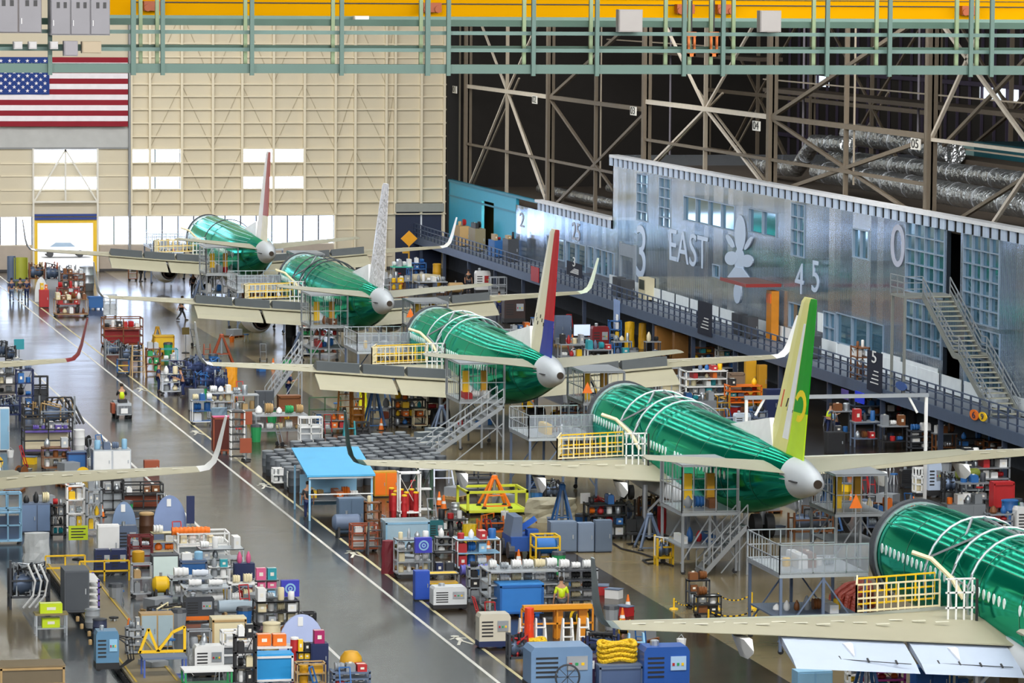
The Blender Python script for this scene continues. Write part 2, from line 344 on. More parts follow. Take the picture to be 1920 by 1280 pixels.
def airplane(loc, label, fin=None, rud=None, low=None, flapm=None, spoil=True, flaps=True, engines=False, tipm=None, tipm2=None, fairings=False, tone=GREEN, fk=.6):
    A = thing('airplane', label, 'airplane', loc, 0, 'airliners in assembly')
    tipm = tipm or WHITE; flapm = flapm or PRIMER
    f = MB()
    ys = [2.5+.75*k for k in range(44)]+[35.8,36.3,36.8,37.2,37.5,37.8,38]
    f.loft([ring(y, 72, 0, True) for y in ys]); s = f.mat(1)
    # skin joints and stringers standing proud of the skin
    for y in (6.2, 9.6, 13, 17, 21.5, 26, 30.2, 33.6):
        r0 = ring(y-.03, 48, .012, True); r1 = ring(y+.03, 48, .012, True); s.loft([r0, r1], cap=False)
    s.mat(2)
    for a in (-50, -36, -22, -8, 8, 22, 36, 50):
        pts = []
        for y in (6, 10, 14, 20, 26, 32, 34):
            w, t, b = stn(y); c = (t+b)/2; h = (t-b)/2; pts.append(((w+.012)*math.sin(R(a)), y, c+(h+.012)*math.cos(R(a))))
        for p, q in zip(pts, pts[1:]): s.bar(p, q, .05, .03)
    fu = f.build('fuselage', [tone, mat('#0a6b55', .3, metal=.3), mat('#5cb99d', .25, metal=.4)], A, True)
    t = MB().loft([ring(y, 28) for y in (0,.15,.9,2.5,3.1)]); tc = t.build('tail_cone', mat('#c3cad0', .4, noise=.05), A, True)
    e = MB().tube((0, .1, 4.8), (0, -.06, 4.8), .19, 16).build('exhaust', mat('#3b3128', .5, metal=.5), tc)
    MB().bar((-.53, 1.2, 4.75), (-.62, 1.9, 4.75), .28, .04).build('access_opening', DARK, tc)
    # cabin windows, left side
    wm = mat('#e2f6f2', .2); wp = None
    for k in range(44):
        y = 33.2-k*.56
        if 17 < y < 18.3: continue
        wz = 4.15; ww, t_, b_ = stn(y); c = (t_+b_)/2; h = (t_-b_)/2; sx = ww*math.sqrt(max(0, 1-((wz-c)/h)**2))
        if wp is None:
            o = MB()
            pts = [(.13*math.cos(a*PI/4), .2*math.sin(a*PI/4)) for a in range(8)]
            o.prism(pts, -.02, .02, 'x'); wp = o.build('cabin_window', wm, A); oo = wp
        else: oo = wp.copy(); C.objects.link(oo)
        oo.location = (-sx-.005, y, wz)
    # wings
    for sd in (-1, 1):
        secs = [foil(le, te, z, th, sd*x) for x, le, te, z, th in WING]
        wm_ = MB().loft(secs if sd > 0 else [s[::-1] for s in secs])
        s = wm_.mat(1)
        for k in range(16):
            x = 3.5+k*.8; le, te, z, th = wsec(x); yy = te+(le-te)*(.42+.15*((k*7) % 3-1)/1.0*.5)
            s.box(min(sd*x, sd*(x+.5)), max(sd*x, sd*(x+.5)), yy, yy+.12, z+th*.55, z+th*.55+.015)
        o = wm_.build('wing', [PRIMER, mat('#d9d7c8', .4)], A, True)
        MB().loft([[(sd*x, le+.03, z-.02), (sd*x, le-.2, z+th*.42), (sd*x, le-.25, z-th*.34)] for x, le, te, z, th in WING]).build('leading_edge', mat('#c9ccc6', .35, metal=.3), o, True)
        tips = [(16.6,4.1,17.3,1.7,.2),(17.0,4.22,16.9,1.55,.17),(17.28,4.55,16.6,1.4,.15),(17.45,5.1,16.3,1.15,.13),(17.72,6.65,15.4,.55,.08)]
        q = []
        for x, z, le, c, th in tips:
            nx, nz = (0, 1) if x < 16.8 else ((-.7, .7) if x < 17.1 else (-1, .15))
            loop = [(0,0),(.2,.5),(.6,.4),(1,0),(.6,-.4),(.2,-.5)]
            q.append([(sd*(x+nx*b*th), le-c*a, z+nz*b*th) for a, b in loop])
        MB().loft(q).build('winglet', [tipm if sd < 0 or not tipm2 else tipm2], A, True)
        if flaps:
            for x0, x1 in ((2.0, 5.7), (5.9, 10.6)):
                g = []
                for x in (x0, (x0+x1)/2, x1):
                    le, te, z, th = wsec(x); y0 = te+.5
                    g.append([(sd*x, y0, z+.02), (sd*x, y0-.55, z-.12), (sd*x, y0-1.8, z-.12-.73*fk), (sd*x, y0-2.3, z-.12-1.18*fk), (sd*x, y0-1.7, z-.12-.93*fk), (sd*x, y0-.3, z-.12-.28*fk)])
                fo = MB().loft(g if sd > 0 else [s_[::-1] for s_ in g]).build('flap', [flapm], A)
                s = MB(); 
                xa, xb = sd*(x0+.3), sd*(x1-.3); za, zb_ = wsec(x0+.3)[2], wsec(x1-.3)[2]; ya = wsec((x0+x1)/2)[1]
                s.bar((xa, ya-1.28, za-.1-.73*fk), (xb, ya-1.28, zb_-.1-.73*fk), .025, .025)
                for k in range(4): s.bar((xa+(xb-xa)*(k+.5)/4, ya-1.1, za+(zb_-za)*(k+.5)/4-.1-.62*fk), (xa+(xb-xa)*(k+.5)/4, ya-1.32, za+(zb_-za)*(k+.5)/4-.1-.76*fk), .06, .04)
                if not spoil: s.build('hinge_line', DARK, fo)
        if spoil:
            for k, (x0, x1) in enumerate(((2.3, 4.9), (5.1, 7.6), (7.8, 10.4))):
                g = []
                for x in (x0, x1):
                    le, te, z, th = wsec(x)
                    g.append([(sd*x, te+2.1, z+th*.3), (sd*x, te+.7, z+.62), (sd*x, te+.55, z+.6), (sd*x, te+.45, z+.02)])
                MB().loft(g if sd > 0 else [s_[::-1] for s_ in g]).build('spoiler', [SLATE], A)
        if fairings:
            for x in (4.2, 8.2, 12):
                le, te, z, th = wsec(x)
                MB().loft([[(sd*x+.02, te+1.8, z-.2), (sd*x-.02, te+1.8, z-.2), (sd*x, te+1.8, z-.25)], [(sd*x+.22, te+.6, z-.15), (sd*x-.22, te+.6, z-.15), (sd*x, te+.6, z-.85)], [(sd*x+.15, te-.4, z-.12), (sd*x-.15, te-.4, z-.12), (sd*x, te-.4, z-.8)], [(sd*x+.01, te-1.1, z-.4), (sd*x-.01, te-1.1, z-.4), (sd*x, te-1.1, z-.5)]]).build('flap_track_fairing', [WHITE], A)
        # stabilizer
        g = [foil(6.6, 2.5, 5.0, .42, sd*.75), foil(2.55, 1.05, 5.85, .2, sd*7.0), foil(2.2, 1.15, 5.87, .08, sd*7.2)]
        o = MB().loft(g if sd > 0 else [s_[::-1] for s_ in g]).build('stabilizer', [mat('#a6a592', .45, noise=.06)], A, True)
        # engines
        if engines:
            x = sd*4.85
            o = MB().lathe([(.75,0),(.95,.05),(1.0,1.2),(.98,2.2),(.72,3.6),(.62,3.62),(.6,3.0)], 24)
            o.v = [(x+a, 27.2-h, 1.75+b) for a, b, h in o.v]
            o.build('engine_cowl', [mat('#dfe2e2', .35)], A, True)
            n = MB().lathe([(.55,3.2),(.5,4.1),(.45,4.1),(.3,3.4)], 20).mat(1).lathe([(.3,3.4),(.2,4.3),(.03,4.7)], 14)
            n.v = [(x+a, 27.2-h, 1.75+b) for a, b, h in n.v]
            n.build('exhaust_nozzle', [mat('#5a4a42', .4, metal=.6), DARK], A, True)
            MB().prism([(24, 2.4), (27, 2.5), (26.5, 3.0), (23, 3.2)], x-.15, x+.15, 'x').build('pylon', [FAIR], A)
        # main gear
        x = sd*2.85
        MB().tube((x, 18.6, .6), (x, 18.6, 2.6), .13).bar((x, 18.6, 1.2), (x-sd*1.2, 18.6, 2.4), .1).build('gear_strut', METAL, A)
        MB().tube((x-.5, 18.6, .56), (x-.12, 18.6, .56), .56, 18).tube((x+.12, 18.6, .56), (x+.5, 18.6, .56), .56, 18).build('wheel', mat('#26272a', .7), A, True)
    MB().tube((0, 33.5, .5), (0, 33.5, 1.9), .09).build('gear_strut', METAL, A)
    MB().tube((-.3, 33.5, .36), (-.08, 33.5, .36), .36, 14).tube((.08, 33.5, .36), (.3, 33.5, .36), .36, 14).build('wheel', mat('#26272a', .7), A, True)
    # wing-body fairing
    g = []
    for y, w_, zt, zb2 in ((14.2,1.2,2.2,1.8),(16,2.0,3.0,1.55),(18.5,2.3,3.3,1.45),(23,2.35,3.3,1.45),(26.5,2.05,2.9,1.55),(28.5,1.3,2.2,1.8)):
        g.append([(w_*math.cos(a)*(1 if math.sin(a) < 0 else .97), y, (zt+zb2)/2+(zt-zb2)/2*math.sin(a)) for a in [2*PI*k/20 for k in range(20)]])
    MB().loft(g).build('wing_fairing', FAIR, A, True)
    # fin: dorsal fillet, fixed fin, rudder
    fin = fin or WHITE; rud = rud or fin
    def fs(z, le, te, th, c0, c1):
        c = le-te; a = le-c*c0; b = le-c*c1; m = (a+b)/2
        ta = th*(.12 if c0 == 0 else .8); tb = th*(.1 if c1 == 1 else .8); tm = th*(1 if c0 == 0 else .5)
        return [(0-ta/2, a, z), (-tm/2, m, z), (-tb/2, b, z), (tb/2, b, z), (tm/2, m, z), (ta/2, a, z)]
    FZ = [(5.55,8.0,2.2,.62),(6.6,6.9,1.95,.5),(8.6,5.5,1.45,.42),(10.6,4.1,.95,.34),(12.4,2.75,.5,.26),(12.62,2.3,.5,.2)]
    MB().loft([fs(z, le, te, th, 0, .66) for z, le, te, th in FZ]).build('fin', [fin], A)
    MB().add([(0,14.2,5.88),(-.22,9,5.85),(.22,9,5.85),(-.1,7.2,6.9),(.1,7.2,6.9),(-.3,6,5.75),(.3,6,5.75)], [(0,1,3),(0,3,4),(0,4,2),(1,5,3),(2,4,6),(3,5,6,4)]).build('dorsal_fin', [mat('#e9ecec', .4)], A)
    n = len(FZ); lows = FZ[:2] if low else []
    rs = [fs(z, le, te, th*1.0, .67, 1.0) for z, le, te, th in FZ]
    r = MB().mat(0)
    if low:
        m_ = [tuple((V(a)*.2+V(b)*.8)) for a, b in zip(rs[0], rs[1])]
        r.mat(1).loft([rs[0], rs[1], [tuple((V(a)+V(b))/2) for a, b in zip(rs[1], rs[2])]]).mat(0).loft([[tuple((V(a)+V(b))/2) for a, b in zip(rs[1], rs[2])]]+rs[2:])
    else: r.loft(rs)
    r.build('rudder', [rud, low or rud], A)
    return A
TY = [315.95, 266.38, 216.42, 167.69, 119.52]; PX = 50.04
creamf = mat('#e9e5c9', .4, noise=.05)
P1 = airplane((PX, TY[0], 0), 'green airplane farthest away, nearest the cream back wall, with a white and red tail fin', fin=mat('#f2eee8', .4), rud=mat('#b0483c', .4), low=mat('#f0ead0', .4), engines=True)
P2 = airplane((PX, TY[1], 0), 'green airplane with an all-white plastic-wrapped tail fin, second farthest', fin=mat('#e6e6ec', .3, bump=.8, bscale=3, noise=.2), engines=True, tipm2=mat('#d8e6cf', .4), tone=GREEN)
P3 = airplane((PX, TY[2], 0), 'green airplane with a cream fin and red rudder above a blue corner', fin=creamf, rud=mat('#c01826', .35), low=mat('#2138a0', .35))
P4 = airplane((PX, TY[3], 0), 'green airplane with a pale yellow fin and bright green rudder', fin=mat('#e3e08e', .4, noise=.06), rud=mat('#0f9a1c', .35), low=mat('#b9e01c', .35), spoil=False, flaps=False, fairings=True, tipm=mat('#24504a', .35), tipm2=WHITE)
P5 = airplane((PX, TY[4], 0), 'nearest green airplane, its tail cut off by the right edge, white flaps lowered', flapm=FLAPW, spoil=False, fk=.62, fairings=True, tipm=mat('#7e8a8c', .4), fin=WHITE)
L4 = airplane((25.62-16.6, 166.4, 0), 'airplane of the left line whose white winglet crosses the aisle line', spoil=False, flaps=False)
L3 = airplane((25.5-16.6, 219.8, 0), 'airplane of the left line with a dark red winglet', spoil=False, flaps=False, tipm=mat('#8e2c34', .4))
# livery shapes on the fins
def fin_y(z, c):
    FZ = [(5.55,8.0,2.2),(6.6,6.9,1.95),(8.6,5.5,1.45),(10.6,4.1,.95),(12.4,2.75,.5)]
    for a, b in zip(FZ, FZ[1:]):
        if a[0] <= z <= b[0]:
            t = (z-a[0])/(b[0]-a[0]); le = a[1]+(b[1]-a[1])*t; te = a[2]+(b[2]-a[2])*t; return le-(le-te)*c
FTH = [(5.55,.62),(6.6,.5),(8.6,.42),(10.6,.34),(12.62,.22)]
def fin_x(z, c):
    th = .3
    for p, q in zip(FTH, FTH[1:]):
        if p[0] <= z <= q[0]: th = p[1]+(q[1]-p[1])*(z-p[0])/(q[0]-p[0])
    if c < .33: k = .12+(1-.12)*c/.33
    elif c < .66: k = 1-.2*(c-.33)/.33
    else: k = .8-.7*(c-.67)/.33*(1 if c > .835 else 1)
    return -th/2*k-.02
def findecal(A, name, cells_, m):
    s = MB()
    for poly in cells_:
        n = len(poly); f0 = [(fin_x(z, c), fin_y(z, c), z) for c, z in poly]; f1 = [(x+.02, y, z) for x, y, z in f0]
        s.add(f0+f1, [tuple(range(n)), tuple(range(n, 2*n))[::-1]]+[(i, n+i, n+(i+1) % n, (i+1) % n) for i in range(n)])
    s.build(name, m, A)
pts = []
for k in range(11):
    a0, a1 = R(-110+k*24), R(-110+(k+1)*24)
    pts.append([(.82+.15*math.cos(q_), 7.9+.72*math.sin(q_)) if i < 2 else (.82+.09*math.cos(q_), 7.9+.43*math.sin(q_)) for i, q_ in enumerate((a0, a1, a1, a0))])
findecal(P4, 'livery_arc', pts, mat('#f0d81c', .4))
findecal(P4, 'white_band', [[(.5, 6.3), (.65, 6.3), (.65, 11.5), (.56, 11.5)]], mat('#e9ecef', .4))
findecal(P4, 'tail_number_marks', [[(.2, 7.6), (.25, 7.6), (.25, 8.4), (.2, 8.4)]], mat('#d8502c', .5))
for k in range(4): findecal(P4, 'black_mark', [[(.42+.06*k, 7.7-.15*k), (.445+.06*k, 7.7-.15*k), (.475+.06*k, 8.1-.15*k), (.45+.06*k, 8.1-.15*k)]], DARK)
for k in range(6): findecal(P3, 'black_mark', [[(.2+.09*k, 7.6-.2*(k % 3)), (.23+.09*k, 7.6-.2*(k % 3)), (.23+.09*k, 7.8-.2*(k % 3)), (.2+.09*k, 7.8-.2*(k % 3))]], mat('#3c3a30', .5))
# ------------------------------------------------------------------ silver building, x = 74
XW = 74.0
def rw(x0, y0, x1, y1, X=XW):
    """rectangle on the building wall read at its upper left and lower left / right corners (y0 y1 at x0)"""
    a = at(x0, y0, 'X', X); b = at(x0, y1, 'X', X); c = at(x1, y0, 'X', X)
    return (c.y, a.y, b.z, a.z)
silver = bpy.data.materials.new('corrugated_silver'); silver.use_nodes = True
nt = silver.node_tree; N = nt.nodes; L = nt.links; b = N['Principled BSDF']
b.inputs['Metallic'].default_value = .92; b.inputs['Roughness'].default_value = .17; b.inputs['Base Color'].default_value = lin('#c3ccd6')
tc = N.new('ShaderNodeTexCoord'); wv = N.new('ShaderNodeTexWave'); wv.bands_direction = 'Y'; wv.inputs['Scale'].default_value = 1.6; wv.inputs['Distortion'].default_value = .4; wv.inputs['Detail'].default_value = 2
L.new(tc.outputs['Object'], wv.inputs['Vector'])
nz = N.new('ShaderNodeTexNoise'); nz.inputs['Scale'].default_value = .7; nz.inputs['Detail'].default_value = 3; mpz = N.new('ShaderNodeMapping'); mpz.inputs['Scale'].default_value = (1, 1, .1); L.new(tc.outputs['Object'], mpz.inputs[0]); L.new(mpz.outputs[0], nz.inputs['Vector'])
ad = N.new('ShaderNodeMath'); ad.operation = 'MULTIPLY_ADD'; ad.inputs[1].default_value = 1.2; L.new(nz.outputs['Fac'], ad.inputs[0]); L.new(wv.outputs['Fac'], ad.inputs[2])
bp = N.new('ShaderNodeBump'); bp.inputs['Strength'].default_value = .2; bp.inputs['Distance'].default_value = .12
L.new(ad.outputs[0], bp.inputs['Height']); L.new(bp.outputs['Normal'], b.inputs['Normal'])
cr = N.new('ShaderNodeValToRGB'); cr.color_ramp.elements[0].color = lin('#89a3bf'); cr.color_ramp.elements[1].color = lin('#dce8f6')
sp = N.new('ShaderNodeSeparateXYZ'); L.new(tc.outputs['Object'], sp.inputs[0]); fl_ = N.new('ShaderNodeMath'); fl_.operation = 'MULTIPLY'; fl_.inputs[1].default_value = .8; L.new(sp.outputs[1], fl_.inputs[0])
f2 = N.new('ShaderNodeMath'); f2.operation = 'FLOOR'; L.new(fl_.outputs[0], f2.inputs[0]); wn = N.new('ShaderNodeTexWhiteNoise'); wn.noise_dimensions = '1D'; L.new(f2.outputs[0], wn.inputs['W'])
L.new(wn.outputs['Value'], cr.inputs[0]); L.new(cr.outputs[0], b.inputs['Base Color'])
rm = N.new('ShaderNodeMapRange'); rm.inputs[3].default_value = .04; rm.inputs[4].default_value = .14; L.new(wn.outputs['Value'], rm.inputs[0]); L.new(rm.outputs[0], b.inputs['Roughness'])
hi = [('muntin', rw(1195,325,1215,412), 2, 5), ('muntin', rw(1237,332,1258,424), 2, 5), ('ribbon', rw(1283,367,1378,412), 4, 1), ('ribbon', rw(1405,390,1456,434), 2, 1),
      ('muntin', rw(1485,380,1509,478), 2, 4), ('ribbon', rw(1600,428,1629,481), 2, 1), ('muntin', rw(1700,413,1772,545), 4, 5), ('muntin', rw(1697,562,1765,655), 4, 3),
      ('muntin', rw(1808,437,1875,600), 4, 6), ('ribbon', rw(1480,566,1506,612), 1, 1), ('ribbon', rw(1545,583,1566,640), 2, 2), ('ribbon', rw(1569,586,1657,642), 3, 1),
      ('ribbon', rw(1337,495,1349,518), 1, 1), ('muntin', rw(1810,610,1875,720), 4, 4)]
dk = [rw(1776,425,1802,550), rw(1768,650,1800,760)]
lo = [('ribbon', rw(1026,441,1058,480), 2, 1), ('ribbon', rw(1062,451,1098,500), 2, 1), ('ribbon', rw(1103,461,1114,500), 1, 1), ('ribbon', rw(1117,465,1152,512), 3, 1)]
ldoor = rw(1166,455,1190,548)
ldoor = (ldoor[0], ldoor[1], 2.9, ldoor[3])
teal_door = rw(903,375,926,430)
YH = 303.0; YL = 337.0; ZH = 12.15; ZL = 7.35
w = MB()
hr = [h[1] for h in hi]+dk
for a, b_, z0, z1 in cells(hr, 160, YH, 2.9, ZH): w.box(XW, XW+.25, a, b_, z0, z1)
for a, b_, z0, z1 in cells([h[1] for h in lo]+[ldoor], YH, YL, 2.9, ZL): w.box(XW, XW+.25, a, b_, z0, z1)
w.box(XW, 100, YH-.2, YH, ZL, ZH+.8).box(XW, 100, 160, 160.2, 0, ZH)
wr = struct(w.build('wall_right', silver))
# interior behind the openings
struct(MB().box(XW+3, XW+3.2, 160, YL, 0, ZL).box(XW+3, XW+3.2, 160, YH, ZL, ZH).build('wall_inner', mat('#3a3f47', .8, noise=.4, scale=.5)))
glass = mat('#4f7f96', .06, metal=.6, noise=.35, scale=.5); fram = mat('#93a7bd', .4, metal=.3)
for i, (kd, r, nc, nr) in enumerate(hi+lo):
    g = struct(MB().box(XW+.12, XW+.16, r[0], r[1], r[2], r[3]).build('window_%d' % (20+i), glass))
    t = MB()
    for k in range(nc+1):
        y = r[0]+(r[1]-r[0])*k/nc; t.box(XW-.05, XW+.12, y-.05, y+.05, r[2], r[3])
    for k in range(nr+1):
        z = r[2]+(r[3]-r[2])*k/nr; t.box(XW-.06, XW+.12, r[0]-.06, r[1]+.06, z-.032, z+.032)
    t.build('window_frame', fram, g)
# dark lower storey under the deck
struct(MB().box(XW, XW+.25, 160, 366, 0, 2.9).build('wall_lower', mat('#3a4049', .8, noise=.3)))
# parapets of both roofs
cap = mat('#e2e5ea', .5); slat = mat('#b5c7df', .4); slatd = mat('#0c1015', .8)
for n, (y0, y1, z) in enumerate(((160, YH, ZH), (298.6, 328.5, ZL+.05))):
    if n == 1: y0 = YH
    t = struct(MB().box(XW-.3, XW+.4, y0, y1, z+.62, z+.84).build('trim_%d' % (30+n), cap))
    s = MB(); d = MB(); y = y0
    while y < y1:
        s.box(XW-.2, XW-.02, y, y+.85, z, z+.6); y += 1.5
    s.build('parapet_slats', slat, t); MB().box(XW-.1, XW, y0, y1, z, z+.62).build('parapet_back', slatd, t)
# teal end block next to the back wall
w = MB(); td = (teal_door[0], teal_door[1], 2.9, teal_door[3])
for a, b_, z0, z1 in cells([td], YL-.1, 366, 2.9, 8.0): w.box(XW, XW+.25, a, b_, z0, z1)
teal = mat('#2fa9cc', .5, noise=.05); struct(w.build('wall_end', teal))
struct(MB().box(XW-.04, XW, YL-.1, 366, 6.6, 6.75).box(XW-.1, XW+.3, 328.5, 366, 7.9, 8.1).build('trim_33', mat('#2b86a3', .5)))
struct(MB().box(XW+2.5, XW+2.6, YL, 366, 2.9, 7.0).build('wall_olive', mat('#a39a5c', .7)))
struct(MB().box(XW+1.4, XW+1.5, ldoor[0]-2, ldoor[1]+2, 2.9, ZL).build('door_4', mat('#b87f1c', .6)))
struct(MB().box(XW-.14, XW+.05, ldoor[0]-.6, ldoor[0], 2.9, ldoor[3]+.1).box(XW-.14, XW+.05, ldoor[1], ldoor[1]+.35, 2.9, ldoor[3]+.1).box(XW-.13, XW+.02, ldoor[0], ldoor[1], ldoor[3]-.9, ldoor[3]).build('trim_34', mat('#8f9aa5', .5, metal=.3)))
# white sheet panels low on the wall
s = MB()
for r in (rw(1565,642,1612,690), rw(1655,660,1690,702), rw(1695,672,1760,720), rw(1535,585,1545,620)):
    s.box(XW-.08, XW-.02, r[0], r[1], max(r[2], 2.95), r[3])
for k in range(34):
    y = 168+k*4.0; s.box(XW-.1, XW-.04, y, y+3.4, 2.95, 3.9)
s.build('trim_35', mat('#e6eff8', .35))['kind'] = 'structure'
# lettering on the wall
def wtext(name, txt, px, py, hpx, label, X=XW-.03, m=None, sx=1.0):
    p = at(px, py, 'X', X); h = hpx*mpp(p)
    c = bpy.data.curves.new(name, 'FONT'); c.body = txt; c.size = h*1.38; c.extrude = .02; c.align_x = 'LEFT'
    o = bpy.data.objects.new(name, c); C.objects.link(o)
    o.matrix_world = Matrix(((0, 0, -1, p.x), (-sx, 0, 0, p.y), (0, 1, 0, p.z), (0, 0, 0, 1)))
    c.materials.append(m or LET); o = tomesh(o); tag(o, label, 'lettering'); return o
LET = mat('#b9cbe4', .35, noise=.03, spec=.4)
wtext('numeral_sign', '3', 1190, 517, 102, 'tall white numeral 3 on the silver wall left of the word EAST', sx=1.35)
wtext('word_sign', 'EAST', 1253, 486, 62, 'white word EAST on the silver corrugated wall', sx=1.5)
wtext('numeral_sign', '0', 1668, 496, 82, 'tall grey numeral 0 on the silver wall by the big grid window', sx=1.7, m=mat('#aab0c4', .4))
wtext('numeral_sign', '4', 1490, 548, 60, 'white numeral 4 low on the silver wall right of the flower emblem', sx=1.5)
wtext('numeral_sign', '5', 1520, 545, 62, 'white numeral 5 low on the silver wall beside the numeral 4', sx=1.4)
wtext('numeral_sign', '25', 1072, 448, 34, 'thin grey numeral 25 on the low silver wall', sx=1.5, m=mat('#9fa6b8', .4))
wtext('numeral_sign', '2', 974, 424, 28, 'thin grey numeral 2 at the teal end of the low silver wall', sx=2.2, m=mat('#9fa6b8', .4))
def ell(s, cy, cz, a, b, ang, n=20):
    s.prism([(cy+a*math.cos(t)*math.cos(ang)-b*math.sin(t)*math.sin(ang), cz+a*math.cos(t)*math.sin(ang)+b*math.sin(t)*math.cos(ang)) for t in [2*PI*k/n for k in range(n)]], XW-.06, XW-.02, 'x')
s = MB()
WC = [0]
def wpoly(px):
    WC[0] += 1; s.prism([(at(x, y, 'X', XW).y, at(x, y, 'X', XW).z) for x, y in px], XW-.05-.012*WC[0], XW-.02, 'x')
def well(cx_, cy_, ra, rb, rot=0):
    wpoly([(cx_+ra*math.cos(t)*math.cos(rot)-rb*math.sin(t)*math.sin(rot), cy_+ra*math.cos(t)*math.sin(rot)+rb*math.sin(t)*math.cos(rot)) for t in [2*PI*k/20 for k in range(20)]])
well(1389, 438, 10, 35); well(1388, 490, 9, 26); well(1373, 484, 12, 13); well(1403, 489, 11, 12)
well(1371, 452, 4, 14, -.5); well(1406, 456, 4, 14, .5); wpoly([(1381, 500), (1394, 502), (1410, 524), (1388, 528), (1367, 519)]); well(1386, 549, 7, 20)
tag(s.build('wall_emblem', LET), 'large pale flower-shaped emblem on the silver wall right of the word EAST', 'emblem')
# awning and orange column
r = at(1352, 536, 'X', 71.6); r2 = at(1400, 538, 'X', 71.6)
a = thing('awning', 'flat red canopy over the orange column on the raised walkway', 'awning', (72.6, (r.y+r2.y)/2, r2.z))
ln = (r.y-r2.y)/2
MB().box(-1.0, 1.35, -ln, ln, .08, .16).build('roof_panel', mat('#6b4a42', .5), a)
MB().box(-1.08, -1.0, -ln, ln, -.02, .2).box(-1.08, 1.3, -ln-.08, -ln, -.02, .2).build('fascia', mat('#8c2a26', .4), a)
p = at(1440, 600, 'X', 73.2)
a = thing('storage_column', 'tall orange and amber locker column under the red canopy', 'cabinet', (73.2, p.y, 2.95))
MB().cb(.3, 0, 0, .5, 1.2, 3.2).build('body', mat('#c9801c', .4, noise=.2, scale=2), a); MB().box(.0, .05, -.5, .5, 2.4, 3.0).build('panel', mat('#e06a1c', .4), a)
# AC box and thermostat style boxes
p = at(1212, 560, 'X', 73.6)
a = thing('air_conditioner', 'beige air conditioner box with a dark grille on the silver wall', 'air conditioner', (73.6, p.y, p.z))
MB().cb(0, 0, 0, .7, 2.0, 1.55).build('body', mat('#cfc7a8'), a); MB().box(-.38, -.35, -.75, .75, .7, 1.4).build('grille', mat('#3a4038'), a)
# ------------------------------------------------------------------ raised walkway, x 71..74
WK = thing('raised_walkway', 'long blue-grey raised walkway with railing along the silver building', 'walkway', (71, 260, 0))
bl = mat('#55657f', .5, metal=.3); bld = mat('#39445a', .5, metal=.3)
MB().box(0, 3, -100, 106, 2.72, 2.88).build('deck', mat('#6f7885', .6), WK)
MB().box(-.12, 0, -100, 106, 2.3, 2.95).build('edge_beam', bl, WK)
s = MB()
for z in (4.1, 3.7, 3.3): s.box(-.06, .0, -100, 106, z-.035, z+.035)
s.build('handrail', bl, WK)
s = MB()
for k in range(138): s.box(-.08, .02, -100+k*1.5-.04, -100+k*1.5+.04, 2.9, 4.1)
s.build('balusters', bld, WK)['kind'] = 'stuff'
for k in range(20):
    y = -98+k*10.6
    MB().box(0, .25, y-.12, y+.12, 0, 2.72).build('post', bld, WK)
s = MB()
for k in range(52): s.box(.1, 3, -99+k*4, -98.8+k*4, 2.45, 2.72)
s.build('joists', bld, WK)
# grey staircase down to the walkway
p0 = at(1765, 557, 'X', 72.8); p1 = at(1885, 775, 'X', 72.8)
SH, SL = p0.z-p1.z, p0.y-p1.y
S = thing('staircase', 'long grey metal staircase from the upper door down to the raised walkway', 'stairs', (72.8, p1.y, 2.9))
H0 = p0.z-2.9; gm = mat('#8a8e8a', .5, metal=.2); n = 24; ym = SL*.5
t = MB()
for k in range(n):
    z = H0*(k+1)/n; y = SL*k/n+(.0 if k < n//2 else 0.9); t.box(-.75, .75, y, y+.42, z-.05, z)
t.box(-.75, .75, SL*.5-.35, SL*.5+.9, H0*.5-.06, H0*.5)
t.build('tread', mat('#a4a596', .6), S)
for x in (-.8, .8):
    MB().bar((x, -.1, .1), (x, SL*.5, H0*.5), .06, .34).bar((x, SL*.5, H0*.5), (x, SL*.5+.9, H0*.5), .06, .34).bar((x, SL*.5+.9, H0*.5), (x, SL+.9, H0), .06, .34).build('stringer', gm, S)
    h = MB()
    for dz in (1.05, .7, .35):
        h.bar((x, -.1, .1+dz), (x, SL*.5, H0*.5+dz), .055).bar((x, SL*.5, H0*.5+dz), (x, SL*.5+.9, H0*.5+dz), .055).bar((x, SL*.5+.9, H0*.5+dz), (x, SL+.9, H0+dz), .055)
    for k in range(9):
        y = SL*k/8; z = H0*k/8; h.bar((x, y+(.9 if k > 4 else 0), z), (x, y+(.9 if k > 4 else 0), z+1.05), .055)
    h.build('handrail', mat('#9aa0a6', .4, metal=.4), S)
MB().box(-1.9, 1.2, SL+.9, SL+3.4, H0-.12, H0).build('landing', gm, S)
h = MB()
for z in (.4, .75, 1.1): h.bar((-1.9, SL+.9, H0+z), (-1.9, SL+3.4, H0+z), .05).bar((-1.9, SL+.9, H0+z), (-.8, SL+.9, H0+z), .05)
for y in (.9, 2.1, 3.4): h.bar((-1.9, SL+y, H0), (-1.9, SL+y, H0+1.1), .05)
h.build('guardrail', mat('#9aa0a6', .4, metal=.4), S)
for x, y in ((-1.8, SL+1), (-1.8, SL+3.3)): MB().bar((x, y, -.0), (x, y, H0), .14).build('post', gm, S)
